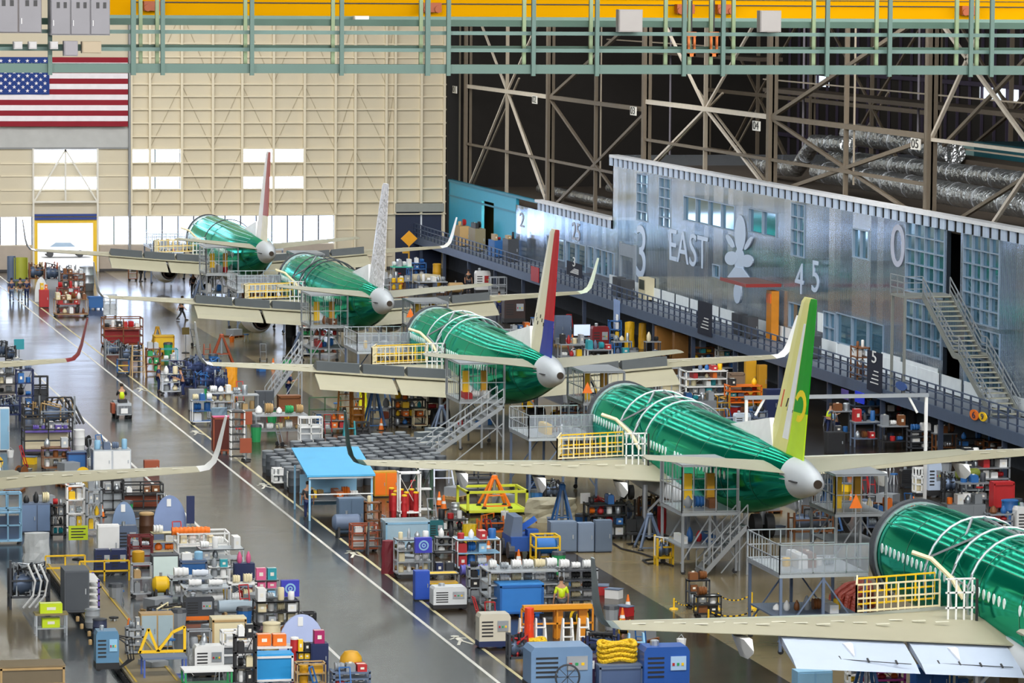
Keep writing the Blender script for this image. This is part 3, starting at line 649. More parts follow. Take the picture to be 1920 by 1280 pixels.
# ------------------------------------------------------------------ mezzanine, trusses, dark shell
struct(MB().box(XW+.3, 106, 160, YH, ZH-.2, ZH).box(XW+.3, 106, YH, 366, ZL-.2, ZL).build('trim_36', mat('#5a5046', .8)))
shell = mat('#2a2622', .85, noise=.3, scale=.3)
bwz = [(at(x, y, 'X', 105).y, at(x, y, 'X', 105).z, w_, h_) for x, y, w_, h_ in ((1375,160,0,0),)]
rr = [rw(a, b_, c, d, 105) for a, b_, c, d in ((1378,207,1425,232), (1380,258,1430,275), (1513,140,1555,160), (1350,182,1380,198), (1835,158,1912,185), (1403,68,1430,88))]
w = MB()
for a, b_, z0, z1 in cells(rr, 120, 366, 0, 34): w.box(105, 105.3, a, b_, z0, z1)
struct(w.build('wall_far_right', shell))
for i, r_ in enumerate(rr): struct(MB().box(105.1, 105.15, *r_).build('window_%d' % (50+i), mat('#dfeaf5', .5, emit=1.3)))
s = MB(); 
for k in range(80): s.box(104.75, 104.95, 125+k*3, 125.18+k*3, 7, 33)
for z in (12, 18, 24, 29): s.box(104.6, 104.9, 120, 366, z, z+.35)
struct(s.build('trim_37', mat('#4a4257', .7)))
struct(MB().box(75, 105, 120, 366, 30.5, 30.8).build('shade_roof', shell))  # unseen low roof added to block light and keep the truss bay dark
brown = mat('#6d6253', .6, noise=.15); brownl = mat('#a09584', .5, noise=.1); bright = mat('#cdc3b4', .45)
cols = [359.9, 327.0, 295.2, 261.6, 228.2, 209.6]
for rowi, X in enumerate((XW+.6, 94)):
    yy = cols if rowi == 0 else [350, 318, 286, 254, 222]
    for i, y in enumerate(yy):
        base = (ZL if y > YH else ZH)
        z0 = base+(.84 if False else 0)
        lab = ['steel column carrying the plate 01 beside the back wall', 'steel column carrying the plate 02', 'steel column carrying the plate 03', 'steel column carrying the plate 04', 'steel column carrying the plate 05', 'thin steel column at the right edge of the truss wall'][i] if rowi == 0 else 'dim brown column deep in the dark truss bay'
        t = thing('steel_column', lab, 'column', (X, y, z0), 0, 'truss wall columns' if rowi == 0 else 'rear truss columns')
        wdt = .62 if i < 5 else .4
        if rowi: wdt = .45
        MB().box(-wdt/2, wdt/2, -wdt/2, -wdt/2+.1, 0, 32-z0).box(-wdt/2, wdt/2, wdt/2-.1, wdt/2, 0, 32-z0).box(-.06, .06, -wdt/2, wdt/2, 0, 32-z0).box(-wdt/2, -wdt/2+.08, -wdt/4, wdt/4, 0, 32-z0).build('shaft', brown if rowi else brown, t)
        if rowi == 0 and i < 5:
            pl = at([854, 1004, 1189, 1420, 1719][i], [168, 187, 208, 236, 270][i], 'X', XW+.2)
            MB().box(-.5, -.42, pl.y-y-.85, pl.y-y+.85, pl.z-z0-.32, pl.z-z0+.32).build('plate', mat('#e9e7df', .5), t)
            c = bpy.data.curves.new('plate_number', 'FONT'); c.body = '0%d' % (i+1); c.size = .75; c.align_x = 'CENTER'; c.align_y = 'CENTER'; c.extrude = .01
            o = bpy.data.objects.new('plate_number', c); C.objects.link(o); o.parent = t
            o.matrix_basis = Matrix(((0, 0, -1, -.52), (-1.9, 0, 0, pl.y-y), (0, 1, 0, pl.z-z0), (0, 0, 0, 1))); c.materials.append(mat('#1c1a18')); tomesh(o)
    # beams and braces, one frame for each bay
    for i in range(len(yy)-1):
        if rowi == 0 and i == 4: continue
        y1, y0 = yy[i], yy[i+1]; ym = (y0+y1)/2; base = (ZL if y1 > YH+10 else ZH)
        lab = ['crossing pale braces of the truss bay between plates 01 and 02', 'plain brown truss bay between plates 02 and 03', 'crossing braces of the truss bay between plates 03 and 04', 'open truss bay between plates 04 and 05 with a long diagonal'][i] if rowi == 0 else 'dim diagonal braces deep in the dark truss bay'
        t = thing('truss_bay', lab, 'truss', (X, ym, base), 0, 'truss wall braces' if rowi == 0 else 'rear truss braces')
        hf = (y1-y0)/2; zr = [16.6-base, 24-base] if base < 10 else [17.2-base, 24.5-base]
        bm = bright if rowi == 0 and i in (0, 2) else brown
        if rowi: bm = brown
        for z in zr:
            MB().bar((0, -hf, z), (0, hf, z), .32).build('chord', bm, t)
        MB().bar((0, 0, 0), (0, 0, 31-base), .26).build('upright', brownl if rowi == 0 and i in (0, 2) else brown, t)
        if i in (0, 2) or rowi:
            for sgn in (-1, 1):
                MB().bar((0, sgn*hf, 0), (0, 0, zr[0]), .17).build('brace', bm if rowi == 0 else brown, t)
                MB().bar((0, 0, zr[0]), (0, sgn*hf, zr[1]+1), .17).build('brace', bm if rowi == 0 else brown, t)
                MB().bar((.3, -sgn*hf, 0), (.3, sgn*hf*.2, zr[0]+1.2), .13).build('brace', brownl, t)
        else:
            MB().bar((0, hf, 0), (0, -hf, zr[0]*.98), .24).build('brace', brown, t)
            MB().bar((0, -hf, 0), (0, hf, zr[0]*.98), .2).build('brace', brown, t)
            MB().bar((0, hf, zr[0]), (0, -hf, zr[1]), .24).build('brace', brown, t)
            MB().bar((0, -hf*.1, zr[0]*.3), (0, -hf*.1, zr[1]), .1).build('brace', brownl, t)
        MB().bar((-.1, -hf, zr[0]*.45), (-.1, hf, zr[0]*.45), .2).build('girt', brown, t)
for y_ in (340, 300, 272, 240, 214):
    t = thing('pipe_riser', 'thin pale vertical pipe deep in the dark truss bay', 'pipe', (88, y_, ZH if y_ < YH else ZL), 0, 'pipes in the truss bay')
    MB().tube((0, 0, 0), (0, 0, 17), .09, 8).build('pipe', mat('#8f8a96', .5), t); MB().lathe([(.2, 0), (.2, .1), (.09, .12)], 8).build('flange', brown, t)
for z_, y0_, y1_ in ((14.5, 262, 200), (17.8, 300, 240), (20, 350, 303)):
    t = thing('service_gantry', ['low brown gantry behind the ducts', 'brown gantry beam behind plates 03 to 05', 'far brown gantry beam behind plate 01'][(14.5, 17.8, 20).index(z_)], 'gantry', (86, (y0_+y1_)/2, z_))
    hl = (y0_-y1_)/2; MB().box(-1.2, 1.2, -hl, hl, 0, .3).build('deck', mat('#4f453a', .7), t); MB().box(-1.2, -1.1, -hl, hl, .9, 1.0).build('rail', brownl, t)
# right-hand brace in front
t = thing('truss_bay', 'pale crossed braces at the right edge beyond plate 05', 'truss', (XW+.6, 212, ZH), 0, 'truss wall braces')
for a, b_ in (((0, 16, 4.9), (0, -2.4, 4.9)), ((0, -2.2, 4.7), (0, 15.5, 12)), ((0, -2.2, 4.7), (0, 8, -1)), ((0, 16, 5), (0, 8, 11)), ((.4, 15, 4.6), (.4, -2, 11)), ((.4, 14, 0), (.4, -2, 4.2))):
    MB().bar(a, b_, .2).build('brace', bright if a[0] == 0 else brown, t)
# ducts on the mezzanine
foil_m = mat('#c5cace', .28, metal=.9, bump=.9, bscale=2.5, noise=.3, scale=1.2)
def duct(label, pts, r):
    s = MB().path(pts, r, 12).mat(1)
    for a, b_ in zip(pts, pts[1:]):
        a, b_ = V(a), V(b_); n = max(1, int((b_-a).length/4))
        for k in range(n):
            c = a+(b_-a)*(k+.5)/n; d = (b_-a).normalized()*.06; s.tube(c-d, c+d, r*1.04, 12)
    return tag(s.build('duct', [foil_m, METAL], smooth=True), label, 'duct', 'foil ducts on the roof')
duct('thick silver foil duct running along the roof edge, lower of two', [(78, 262, 13.6), (78, 240, 13.6), (78.3, 214, 13.5)], .72)
duct('thinner silver foil duct running behind the thick one', [(82, 272, 14.0), (82, 240, 14.3), (82.5, 208, 14.3)], .62)
duct('upright elbow of silver duct beside the plate 04 column', [(80, 284, 13), (80, 274, 13.2), (80, 270, 15.2), (80.5, 264, 15.3)], .55)
duct('silver foil duct high behind plate 04', [(84, 275, 15.6), (84, 262, 15.5), (84, 252, 15.2)], .75)
duct('rumpled foil duct on the low roof near the back wall', [(79, 350, 8.0), (79, 335, 8.1), (80, 318, 8.0), (82, 306, 8.1)], .38)
duct('second rumpled foil duct on the low roof', [(84, 345, 8.3), (84, 322, 8.2), (84, 306, 8.3)], .4)
t = thing('air_handler', 'teal air handling unit standing on the roof between plates 04 and 05', 'machine', (90, 252, ZH))
MB().cb(0, 0, .3, 4, 16, 3.2).build('housing', mat('#0f5663', .5), t); MB().cb(-2.0, 9.5, .3, 3, 3, 3.1).build('end_cap', mat('#86a5a4', .5), t); MB().cb(0, 0, 0, 3.4, 15, .3).build('base_frame', DARK, t)
# ------------------------------------------------------------------ crane walkway and crane girder overhead
gg = mat('#4b665f', .5, metal=.1, noise=.08); gp = mat('#7b8f6c', .5, noise=.08); gd = mat('#2f5345', .5)
def cx(px, Y): return at(px, 60, 'Y', Y).x
G = thing('crane_catwalk', 'green steel catwalk hung across the hall below the yellow crane', 'catwalk', (22, 100, 23.8))
def zc(py, Y): return at(960, py, 'Y', Y).z-23.8
MB().box(-22, 24, -.15, .15, zc(138, 100), zc(121, 100)).build('lower_beam', gg, G)
MB().box(-22, 24, -.04, .04, zc(98, 100), zc(91, 100)).box(-22, 24, -.04, .04, zc(66, 100), zc(59, 100)).build('handrail', mat('#52706a', .5), G)
MB().box(-22, 24, 1.4, 1.6, zc(50, 101.5), zc(38, 101.5)).build('upper_beam', gd, G)
MB().box(-22, 24, 1.45, 1.55, zc(92, 101.5), zc(86, 101.5)).build('rear_rail', gd, G)
MB().box(-22, 24, .15, 1.4, zc(137, 100), zc(135, 100)).build('grating', mat('#4d5f5a', .7), G)
for px in (92, 248, 303, 470, 638, 799, 838, 997, 1116, 1279, 1352, 1547, 1664, 1816, 1855):
    x = cx(px, 100)-22; wd_ = .05 if px not in (799, 248) else .06
    MB().box(x-wd_, x+wd_, -.25, -.15, zc(142, 100), zc(-20, 100)).build('post', gg, G)
for px in (262, 293, 458, 622, 787, 980, 1105, 1245, 1290, 1330, 1372, 1522, 1640, 1790, 1828):
    x = cx(px, 101.5)-22
    MB().box(x-.045, x+.045, 1.3, 1.4, zc(128, 101.5), zc(-20, 101.5)).build('rear_post', gp, G)
yel = mat('#d69a00', .85, spec=.05, noise=.1, scale=.4)
K = thing('crane_girder', 'bright yellow overhead crane girder across the top of the hall', 'crane', (25, 112, 25))
kz = at(1000, 32, 'Y', 112).z-25
MB().box(at(205, 0, 'Y', 112).x-25, 30, 0, 1.2, kz, kz+1.8).build('girder', yel, K)
MB().box(at(120, 0, 'Y', 112).x-25, 30, -.2, 1.4, kz-.16, kz).build('bottom_flange', mat('#6f8f84', .5), K)
MB().bar((-11, -.05, kz+.35), (28, -.05, kz+.35), .03).bar((-11, -.05, kz+.5), (28, -.05, kz+.5), .02).build('conductor_cable', DARK, K)
for px in (168, 285, 808, 1282, 1358, 1815):
    x = at(px, 10, 'Y', 111.8).x-25
    MB().cb(x, -.3, kz+.12, .5, .3, .26).tube((x-.15, -.5, kz+.2), (x-.15, -.1, kz+.2), .1).tube((x+.15, -.5, kz+.2), (x+.15, -.1, kz+.2), .1).build('trolley_wheel_box', mat('#a1490f', .5), K)
# electric cabinets on the catwalk
def cab(label, x0, y0, x1, y1, n, h='#66666c'):
    a = at(x0, y1, 'Y', 99.2); b_ = at(x1, y0, 'Y', 99.2); w_, hh = b_.x-a.x, b_.z-a.z
    t = thing('electrical_cabinet', label, 'cabinet', (a.x, 99.2, a.z), 0, 'cabinets on the catwalk')
    MB().box(0, w_, 0, .5, 0, hh).build('body', mat(h, .45), t)
    for k in range(n):
        d = MB().box(w_*(k+.04)/n, w_*(k+.96)/n, -.04, 0, .03, hh-.03).build('door', mat('#6f6f76', .4), t)
        MB().box(w_*(k+.12)/n, w_*(k+.15)/n, -.07, -.04, hh*.25, hh*.4).build('handle', WHITE, d)
        for q in (.3, .65): MB().box(w_*(k+q)/n, w_*(k+q+.16)/n, -.05, -.04, hh*.72, hh*.88).build('vent', DARK, d)
cab('grey louvred electrical cabinet at the top left corner', -10, -8, 78, 62, 2, '#5f595b')
cab('grey electrical cabinet with three doors beside the corner one', 95, -4, 206, 66, 3)
def ebox(label, x0, y0, x1, y1, h, Y=99.3, name='junction_box', grp='small boxes on the catwalk'):
    a = at(x0, y1, 'Y', Y); b_ = at(x1, y0, 'Y', Y); t = thing(name, label, 'electrical box', (a.x, Y, a.z), 0, grp)
    MB().box(0, b_.x-a.x, 0, .3, 0, b_.z-a.z).build('body', mat(h, .5), t)
    MB().box(.02, b_.x-a.x-.02, -.03, 0, .02, b_.z-a.z-.02).build('cover', mat(h, .4), t)
ebox('leftmost small white junction box under the corner cabinet', 26, 78, 42, 92, '#a8a8aa'); ebox('second small white junction box under the corner cabinet', 54, 78, 69, 92, '#a8a8aa')
ebox('small white junction box just right of the first catwalk post', 94, 78, 109, 92, '#a8a8aa'); ebox('grey transformer box under the three door cabinet', 120, 77, 146, 105, '#7d7b82')
ebox('cream ribbed resistor box on the catwalk', 154, 78, 190, 100, '#9a8c74'); ebox('long white terminal box under the three door cabinet', 96, 48, 205, 64, '#8f8c96')
ebox('pale grey hanging box on the catwalk above plate 03', 1160, 18, 1205, 60, '#8d8a88', 99.5); ebox('pale grey hanging box on the catwalk above plate 04', 1425, 20, 1465, 60, '#8d8a88', 99.5)
ebox('white capacity sign reading TON on the crane girder', 665, 30, 692, 43, '#e9ecec', 111.3, 'capacity_sign', None)
c = bpy.data.curves.new('sign_text', 'FONT'); c.body = 'TON'; c.size = .16; c.extrude = .005
o = bpy.data.objects.new('sign_text', c); C.objects.link(o); p = at(670, 37, 'Y', 111.2); o.location = p; o.rotation_euler = (PI/2, 0, 0); c.materials.append(DARK); o = tomesh(o)
tag(o, 'black letters TON on the white capacity sign', 'lettering')
for px in (1297, 1339):
    a = at(px, 106, 'Y', 101); t = thing('rope_block', 'orange lifting block hanging at the catwalk, %s of the pair' % ('left' if px < 1300 else 'right'), 'hook block', tuple(a))
    MB().box(-.1, -.05, 0, .1, 0, .5).box(.05, .1, 0, .1, 0, .5).box(-.12, .12, 0, .12, .5, .62).box(-.1, .1, 0, .1, 0, .08).build('frame', mat('#d8701c', .5), t)
    MB().tube((0, .05, .62), (0, .05, 1.4), .02).build('rope', DARK, t)

for (y_, z_, x_) in (((teal_door[0]+teal_door[1])/2, 6, XW+1.4), ((ldoor[0]+ldoor[1])/2, 6, XW+.8)):
    l = bpy.data.lights.new('room_lamp', 'POINT'); l.energy = 250; l.shadow_soft_size = .3; l.color = (1, .9, .7); o = bpy.data.objects.new('room_lamp', l); C.objects.link(o); o.location = (x_, y_, z_)  # fill lights added so the two door recesses do not go dark
# ------------------------------------------------------------------ equipment makers
PAL = dict(red='#b3262a', blue='#2a66a8', navy='#1c2a55', white='#e8eaea', grey='#8b9197', black='#232427', yellow='#efc21d', orange='#e8741c', brown='#7a4a24',
    green='#2c9a5a', teal='#2b9aa8', cream='#ded3ae', pink='#d9628f', silver='#b9c0c7', tan='#b39566', purple='#5b4a9c', lime='#c8e01e', steel='#60708a', sky='#8fc0e0', magenta='#a51c60', gold='#c9971e', rust='#9a4a2c', charcoal='#3c4047')
def pm(c, **k):
    k.setdefault('noise', .1)
    if c in ('silver',): k.setdefault('metal', .7); k.setdefault('rough', .35)
    return mat(PAL.get(c, c), **k)
def foot(x0, x1, yb, d):
    p = at((x0+x1)/2, yb); s = mpp(p); return V((p.x, p.y+d/2, 0)), (x1-x0)*s, s
SH = ['box', 'can', 'roll', 'case', 'bag']
def item(shape, c, w, d, h):
    """one small load mesh, origin at its base"""
    m = MB(); c2 = mat('#e9e6da', .6)
    if shape == 'box':
        m.cb(0, 0, 0, w, d, h).mat(1).cb(0, 0, h, w*.96, d*.2, .01).cb(0, -d/2-.005, h*.35, w*.4, .01, h*.3); n = 'storage_box'
    elif shape == 'can': m.lathe([(w*.42, 0), (w*.45, .03), (w*.45, h*.9), (w*.36, h), (w*.1, h+.01)], 12); n = 'canister'
    elif shape == 'roll':
        r = min(h, d)/2; k = max(3, int(w/.18)); pr = []
        for i in range(k): pr += [(r, i*w/k), (r*.82, (i+.6)*w/k)]
        m.v = []; m.lathe([(.02, 0)]+pr+[(r*.8, w), (.02, w)], 10); m.v = [(b-w/2, a, c_+r) if False else (z-w/2, x, y+r) for x, y, z in m.v]; n = 'padded_roll'
    elif shape == 'case':
        m.prism([(-w/2, 0), (w/2, 0), (w/2, h*.8), (w*.42, h), (-w*.42, h), (-w/2, h*.8)], -d/2, d/2, 'y').mat(1).cb(0, 0, h, w*.3, .04, .05); n = 'tool_case'
    else:
        m.lathe([(w*.3, 0), (w*.46, h*.2), (w*.42, h*.6), (w*.22, h*.85), (w*.1, h), (.01, h)], 9); n = 'cloth_sack'
    return n, m, [pm(c), c2]
_it = {}
NM = dict(box='box', can='canister', roll='padded roll', case='tool case', bag='sack')
def put(shape, c, w, d, h, loc, label, group=None, rz=0):
    k = (shape, c, round(w, 1), round(d, 1), round(h, 1))
    if k in _it: o = _it[k].copy(); C.objects.link(o)
    else:
        n, m, ms = item(shape, c, w, d, h); o = m.build(n, ms, smooth=shape in ('can', 'roll', 'bag')); _it[k] = o
    o.location = loc; o.rotation_euler = (0, 0, rz); 
    for q in ('group',):
        if q in o: del o[q]
    tag(o, label, NM[shape].split()[-1], group); return o
def loads(T, short, lv, cols, shapes=SH, n=None, seed=None):
    """things lying on the levels of a host: lv = list of (z, width, depth, clearance)"""
    rg = random.Random(seed if seed is not None else hash_(short))
    for z, w, d, cl in lv:
        k = n or max(2, min(8, int(w/.4))); sw = w/k
        for i in range(k):
            if rg.random() < .08: continue
            s = rg.choice(shapes); c = rg.choice(cols); ww = sw*rg.uniform(.6, .88); hh = min(cl*.85, rg.uniform(.25, .6)*(1.15 if cl > 1 else 1)); dd = d*rg.uniform(.5, .8)
            if s in ('can', 'bag'): dd = ww = min(ww, dd)
            x = -w/2+sw*(i+.5); a = T.rotation_euler.z
            p = V((T.location.x+x*math.cos(a), T.location.y+x*math.sin(a), T.location.z+z))
            put(s, c, ww, dd, hh, p, '%s %s on the %s' % (c, NM[s], short), 'loads on the '+short, a)
def hash_(s):
    h = 7
    for ch in s: h = (h*31+ord(ch)) % 1000003
    return h
def wheels(T, w, d, r=.09, c='black'):
    for x in (-1, 1):
        for y in (-1, 1):
            MB().tube((x*(w/2-r), y*(d/2-r)-.03, r), (x*(w/2-r), y*(d/2-r)+.03, r), r, 8).build('caster', pm(c), T)
def m_cart(T, w, d, h, k):
    n = k.get('n', 2); c = k.get('c', 'grey'); t = k.get('t', .05); f = MB(); z0 = .2
    for x in (-1, 1):
        for y in (-1, 1): f.bar((x*(w/2-t/2), y*(d/2-t/2), z0), (x*(w/2-t/2), y*(d/2-t/2), h), t)
    for y in (-1, 1):
        for z in (z0, h): f.bar((-w/2, y*(d/2-t/2), z), (w/2, y*(d/2-t/2), z), t)
    for x in (-1, 1):
        for z in (z0, h): f.bar((x*(w/2-t/2), -d/2, z), (x*(w/2-t/2), d/2, z), t)
    f.build('frame', pm(c), T); lv = []
    for i in range(n):
        z = z0+(h-z0)*i/n; MB().cb(0, 0, z, w-.04, d-.04, .04).build('shelf', pm(k.get('s', c)), T); lv.append((z+.04, w-.15, d, (h-z0)/n-.06))
    if k.get('open'): MB().cb(0, 0, h-.02, w, d, .03).build('shelf', pm(k.get('s', c)), T); lv.append((h+.01, w-.1, d, .6))
    wheels(T, w, d, .1); return lv
def m_bench(T, w, d, h, k):
    c = k.get('c', 'grey')
    MB().cb(0, 0, h-.07, w, d, .07).build('tabletop', pm(k.get('s', 'silver')), T)
    for x in (-1, 1):
        for y in (-1, 1): MB().bar((x*(w/2-.06), y*(d/2-.06), 0), (x*(w/2-.06), y*(d/2-.06), h-.07), .07).build('leg', pm(c), T)
    MB().cb(0, 0, h*.3, w-.1, d-.1, .04).build('lower_shelf', pm(c), T)
    return [(h, w-.1, d, 1.2), (h*.3+.04, w-.3, d*.8, h*.5)]
def m_cabinet(T, w, d, h, k):
    c = k.get('c', 'grey'); n = k.get('n', max(1, round(w/.7)))
    MB().cb(0, 0, .06, w, d, h-.06).build('body', pm(c), T); MB().cb(0, .02, 0, w*.94, d*.9, .06).build('plinth', pm('black'), T)
    for i in range(n):
        x = -w/2+w*(i+.5)/n; o = MB().box(x-w/n*.45, x+w/n*.45, -d/2-.025, -d/2, .12, h-.06).build('door', pm(k.get('s', c), rough=.4), T)
        MB().box(x+w/n*.32, x+w/n*.37, -d/2-.06, -d/2-.025, h*.45, h*.58).build('handle', pm('silver'), o)
    if k.get('plate'): MB().box(-w*.2, w*.2, -d/2-.035, -d/2-.026, h*.62, h*.85).build('label_plate', pm(k['plate']), T)
    return [(h, w-.1, d, .8)]
def m_crate(T, w, d, h, k):
    c = k.get('c', 'brown'); MB().cb(0, 0, .12, w, d, h-.12).build('body', pm(c), T)
    f = MB().mat(0)
    for x in (-.36, 0, .36): f.cb(x*w, 0, 0, w*.1, d, .12)
    for x in (-.5, .5): f.cb(x*w*.96, -d/2-.02, .12, .08, .04, h-.12).cb(x*w*.96, d/2+.02, .12, .08, .04, h-.12)
    for z in (.14, h-.1): f.cb(0, -d/2-.02, z, w, .04, .08)
    f.build('battens', pm(k.get('s', c), noise=.3), T); MB().cb(0, 0, h, w*1.02, d*1.02, .05).build('lid', pm(k.get('l', k.get('s', c))), T)
    return [(h+.05, w-.1, d, .7)]
def m_machine(T, w, d, h, k):
    c = k.get('c', 'blue'); b = .16*h
    MB().cb(0, 0, .08, w*1.02, d*1.02, b).build('base', pm(k.get('b', 'black')), T)
    MB().prism([(-w/2, b+.08), (w/2, b+.08), (w/2, h*.9), (w*.44, h), (-w*.44, h), (-w/2, h*.9)], -d/2, d/2, 'y').build('housing', pm(c, rough=.35), T)
    p = MB().box(w*.08, w*.42, -d/2-.03, -d/2, h*.5, h*.8).build('control_panel', pm(k.get('s', 'silver')), T)
    for i in range(3): MB().cb(w*(.14+.1*i), -d/2-.04, h*.6, w*.05, .02, h*.06).build('button', pm(['red', 'green', 'yellow'][i]), p)
    v = MB()
    for i in range(5): v.box(-w*.42, -w*.06, -d/2-.015, -d/2, h*(.35+.1*i), h*(.39+.1*i))
    v.build('vent', pm('black'), T)
    if k.get('stack', 1): MB().lathe([(w*.1, h), (w*.1, h*1.1), (w*.07, h*1.12), (.01, h*1.12)], 10, -w*.2, 0).build('exhaust_cap', pm('silver'), T)
    wheels(T, w, d, .1); return [(h, w*.8, d, .5)]
def m_drum(T, w, d, h, k):
    r = w/2; c = k.get('c', 'steel')
    MB().lathe([(r*.86, 0), (r*.9, .04), (r, h*.3), (r*1.03, h*.32), (r, h*.34), (r, h*.64), (r*1.03, h*.66), (r, h*.68), (r*.96, h*.95)], 14).build('barrel', pm(c), T, True)
    MB().lathe([(r*1.02, h*.95), (r*1.02, h), (r*.8, h*1.02), (.01, h*1.02)], 14).build('lid', pm(k.get('l', c)), T, True); return []
def m_jack(T, w, d, h, k):
    c = k.get('c', 'yellow')
    for x, y in ((-1, -1), (1, -1), (1, 1), (-1, 1)):
        MB().bar((x*w/2, y*d/2, .1), (x*.06, y*.06, h*.92), .1).build('leg', pm(c), T); MB().lathe([(.13, 0), (.13, .05), (.05, .1)], 8, x*w/2, y*d/2).build('foot_pad', pm('black'), T)
    MB().tube((0, 0, h*.3), (0, 0, h), .09).build('ram', pm('silver'), T); MB().lathe([(.16, h*.86), (.16, h*.95), (.05, h)], 10).build('collar', pm(c), T)
    for y in (-1, 1): MB().bar((-w*.32, y*d*.32, h*.38), (w*.32, y*d*.32, h*.38), .06).build('cross_bar', pm(c), T)
    MB().bar((-w*.5, -d*.5, .12), (w*.5, -d*.5, .12), .06).build('cross_bar', pm(c), T); return []
def m_sign(T, w, d, h, k):
    ph = k.get('ph', w); c = k.get('c', 'blue')
    MB().lathe([(.28, 0), (.28, .04), (.05, .08)], 10).build('base', pm('black'), T); MB().tube((0, 0, .05), (0, 0, h-ph), .03).build('post', pm('silver'), T)
    if k.get('tri'): MB().prism([(-w/2, h-ph), (w/2, h-ph), (0, h)], -.03, .03, 'y').build('sign_board', pm(c), T)
    elif k.get('dia'): MB().prism([(-w/2, h-ph/2), (0, h-ph), (w/2, h-ph/2), (0, h)], -.03, .03, 'y').build('sign_board', pm(c), T)
    else:
        o = MB().cb(0, 0, h-ph, w, k.get('pd', .08), ph).build('sign_board', pm(c), T)
        yf = -k.get('pd', .08)/2
        if k.get('ring'):
            q = MB()
            for a in range(16):
                t0, t1 = 2*PI*a/16, 2*PI*(a+1)/16
                for ra, rb in ((.3, .21), (.13, .06)):
                    q.prism([(w*ra*math.cos(t0), h-ph/2+w*ra*math.sin(t0)), (w*ra*math.cos(t1), h-ph/2+w*ra*math.sin(t1)), (w*rb*math.cos(t1), h-ph/2+w*rb*math.sin(t1)), (w*rb*math.cos(t0), h-ph/2+w*rb*math.sin(t0))], yf-.02, yf, 'y')
            q.build('ring_mark', pm('sky'), o)
        if k.get('lines'):
            q = MB()
            for i in range(4): q.box(-w*.38, w*(.38-.12*(i % 2)), yf-.01, yf, h-ph*(.2+.2*i)-.03, h-ph*(.2+.2*i)+.02)
            q.build('printed_lines', pm('black'), o)
    return []
def m_rack(T, w, d, h, k):
    c = k.get('c', 'grey'); n = k.get('n', 3)
    for x in (-1, 1):
        for y in (-1, 1): MB().bar((x*(w/2-.04), y*(d/2-.04), 0), (x*(w/2-.04), y*(d/2-.04), h), .08).build('upright', pm(c), T)
    lv = []
    for i in range(n+1):
        z = .15+(h-.25)*i/n; MB().cb(0, 0, z, w, d, .06).build('shelf', pm(k.get('s', c)), T); lv.append((z+.06, w-.2, d, (h-.25)/n-.08 if i < n else .5))
    MB().bar((-w/2, d/2, .2), (w/2, d/2, h), .03).bar((w/2, d/2, .2), (-w/2, d/2, h), .03).build('cross_brace', pm(c), T); return lv
def m_cage(T, w, d, h, k):
    c = k.get('c', 'black'); f = MB(); t = .07
    for x in (-w/2, 0, w/2):
        for y in (-d/2, d/2): f.bar((x, y, .15), (x, y, h), t)
    for z in (.15, .15+(h-.15)*.33, .15+(h-.15)*.66, h):
        for y in (-d/2, d/2): f.bar((-w/2, y, z), (w/2, y, z), t)
        for x in (-w/2, w/2): f.bar((x, -d/2, z), (x, d/2, z), t)
    f.build('frame', pm(c), T); MB().cb(0, 0, .13, w, d, .06).build('floor_tray', pm(k.get('s', c)), T)
    MB().cb(0, d*.2, .2, w*.9, d*.3, h*.45).build('cargo_panel', pm(k.get('p', 'cream')), T)
    MB().cb(0, 0, h*.6, w*.98, d*.9, .04).build('tray', pm(k.get('s', c)), T)
    wheels(T, w, d, .08); return [(h*.6+.04, w-.2, d*.7, h*.35)]
def m_pipes(T, w, d, h, k):
    c = k.get('c', 'navy'); c2 = k.get('s', 'silver'); rg = random.Random(int(w*997+h*13))
    f = MB()
    for x in (-w/2, w/2):
        for y in (-d/2, d/2): f.bar((x, y, 0), (x, y, h*rg.uniform(.6, 1)), .09)
    for y in (-d/2, d/2): f.bar((-w/2, y, h*.25), (w/2, y, h*.25), .09).bar((-w/2, y, h*.58), (w/2, y, h*.58), .07)
    for x in (-w/2, w/2): f.bar((x, -d/2, h*.25), (x, d/2, h*.25), .09)
    f.build('stand_frame', pm(c), T)
    MB().lathe([(.05, 0), (h*.2, .02), (h*.24, w*.2), (h*.17, w*.45), (h*.22, w*.6), (h*.12, w*.85), (.03, w*.86)], 14).build('core_casing', pm(k.get('core', 'steel'), metal=.5, rough=.4), T, True).matrix_local = Matrix(((0, 0, 1, -w*.43), (1, 0, 0, 0), (0, 1, 0, h*.5), (0, 0, 0, 1)))
    for i in range(k.get('np', 9)):
        p = [(rg.uniform(-w/2, w/2), rg.uniform(-d/2, d/2), h*rg.uniform(.2, .5)) for _ in range(2)]
        q = (p[0][0], p[0][1], h*rg.uniform(.6, .95)); r = (p[1][0], p[1][1], h*rg.uniform(.6, .95))
        MB().path([p[0], q, r, p[1]], .05, 5).build('pipe', pm([c, c2, 'black', c2][i % 4]), T)
    return []
def rail(T, a, b, z, h=1.1, c='silver', name='guardrail', step=.45, t=.045):
    a = V(a); b = V(b); m = MB(); n = max(1, int((b-a).length/step))
    for q in (.05, h*.5, h): m.bar((a.x, a.y, z+q), (b.x, b.y, z+q), t)
    for i in range(n+1):
        p = a+(b-a)*i/n; m.bar((p.x, p.y, z), (p.x, p.y, z+h), t if i % 3 == 0 else t*.5)
    return m.build(name, pm(c), T)
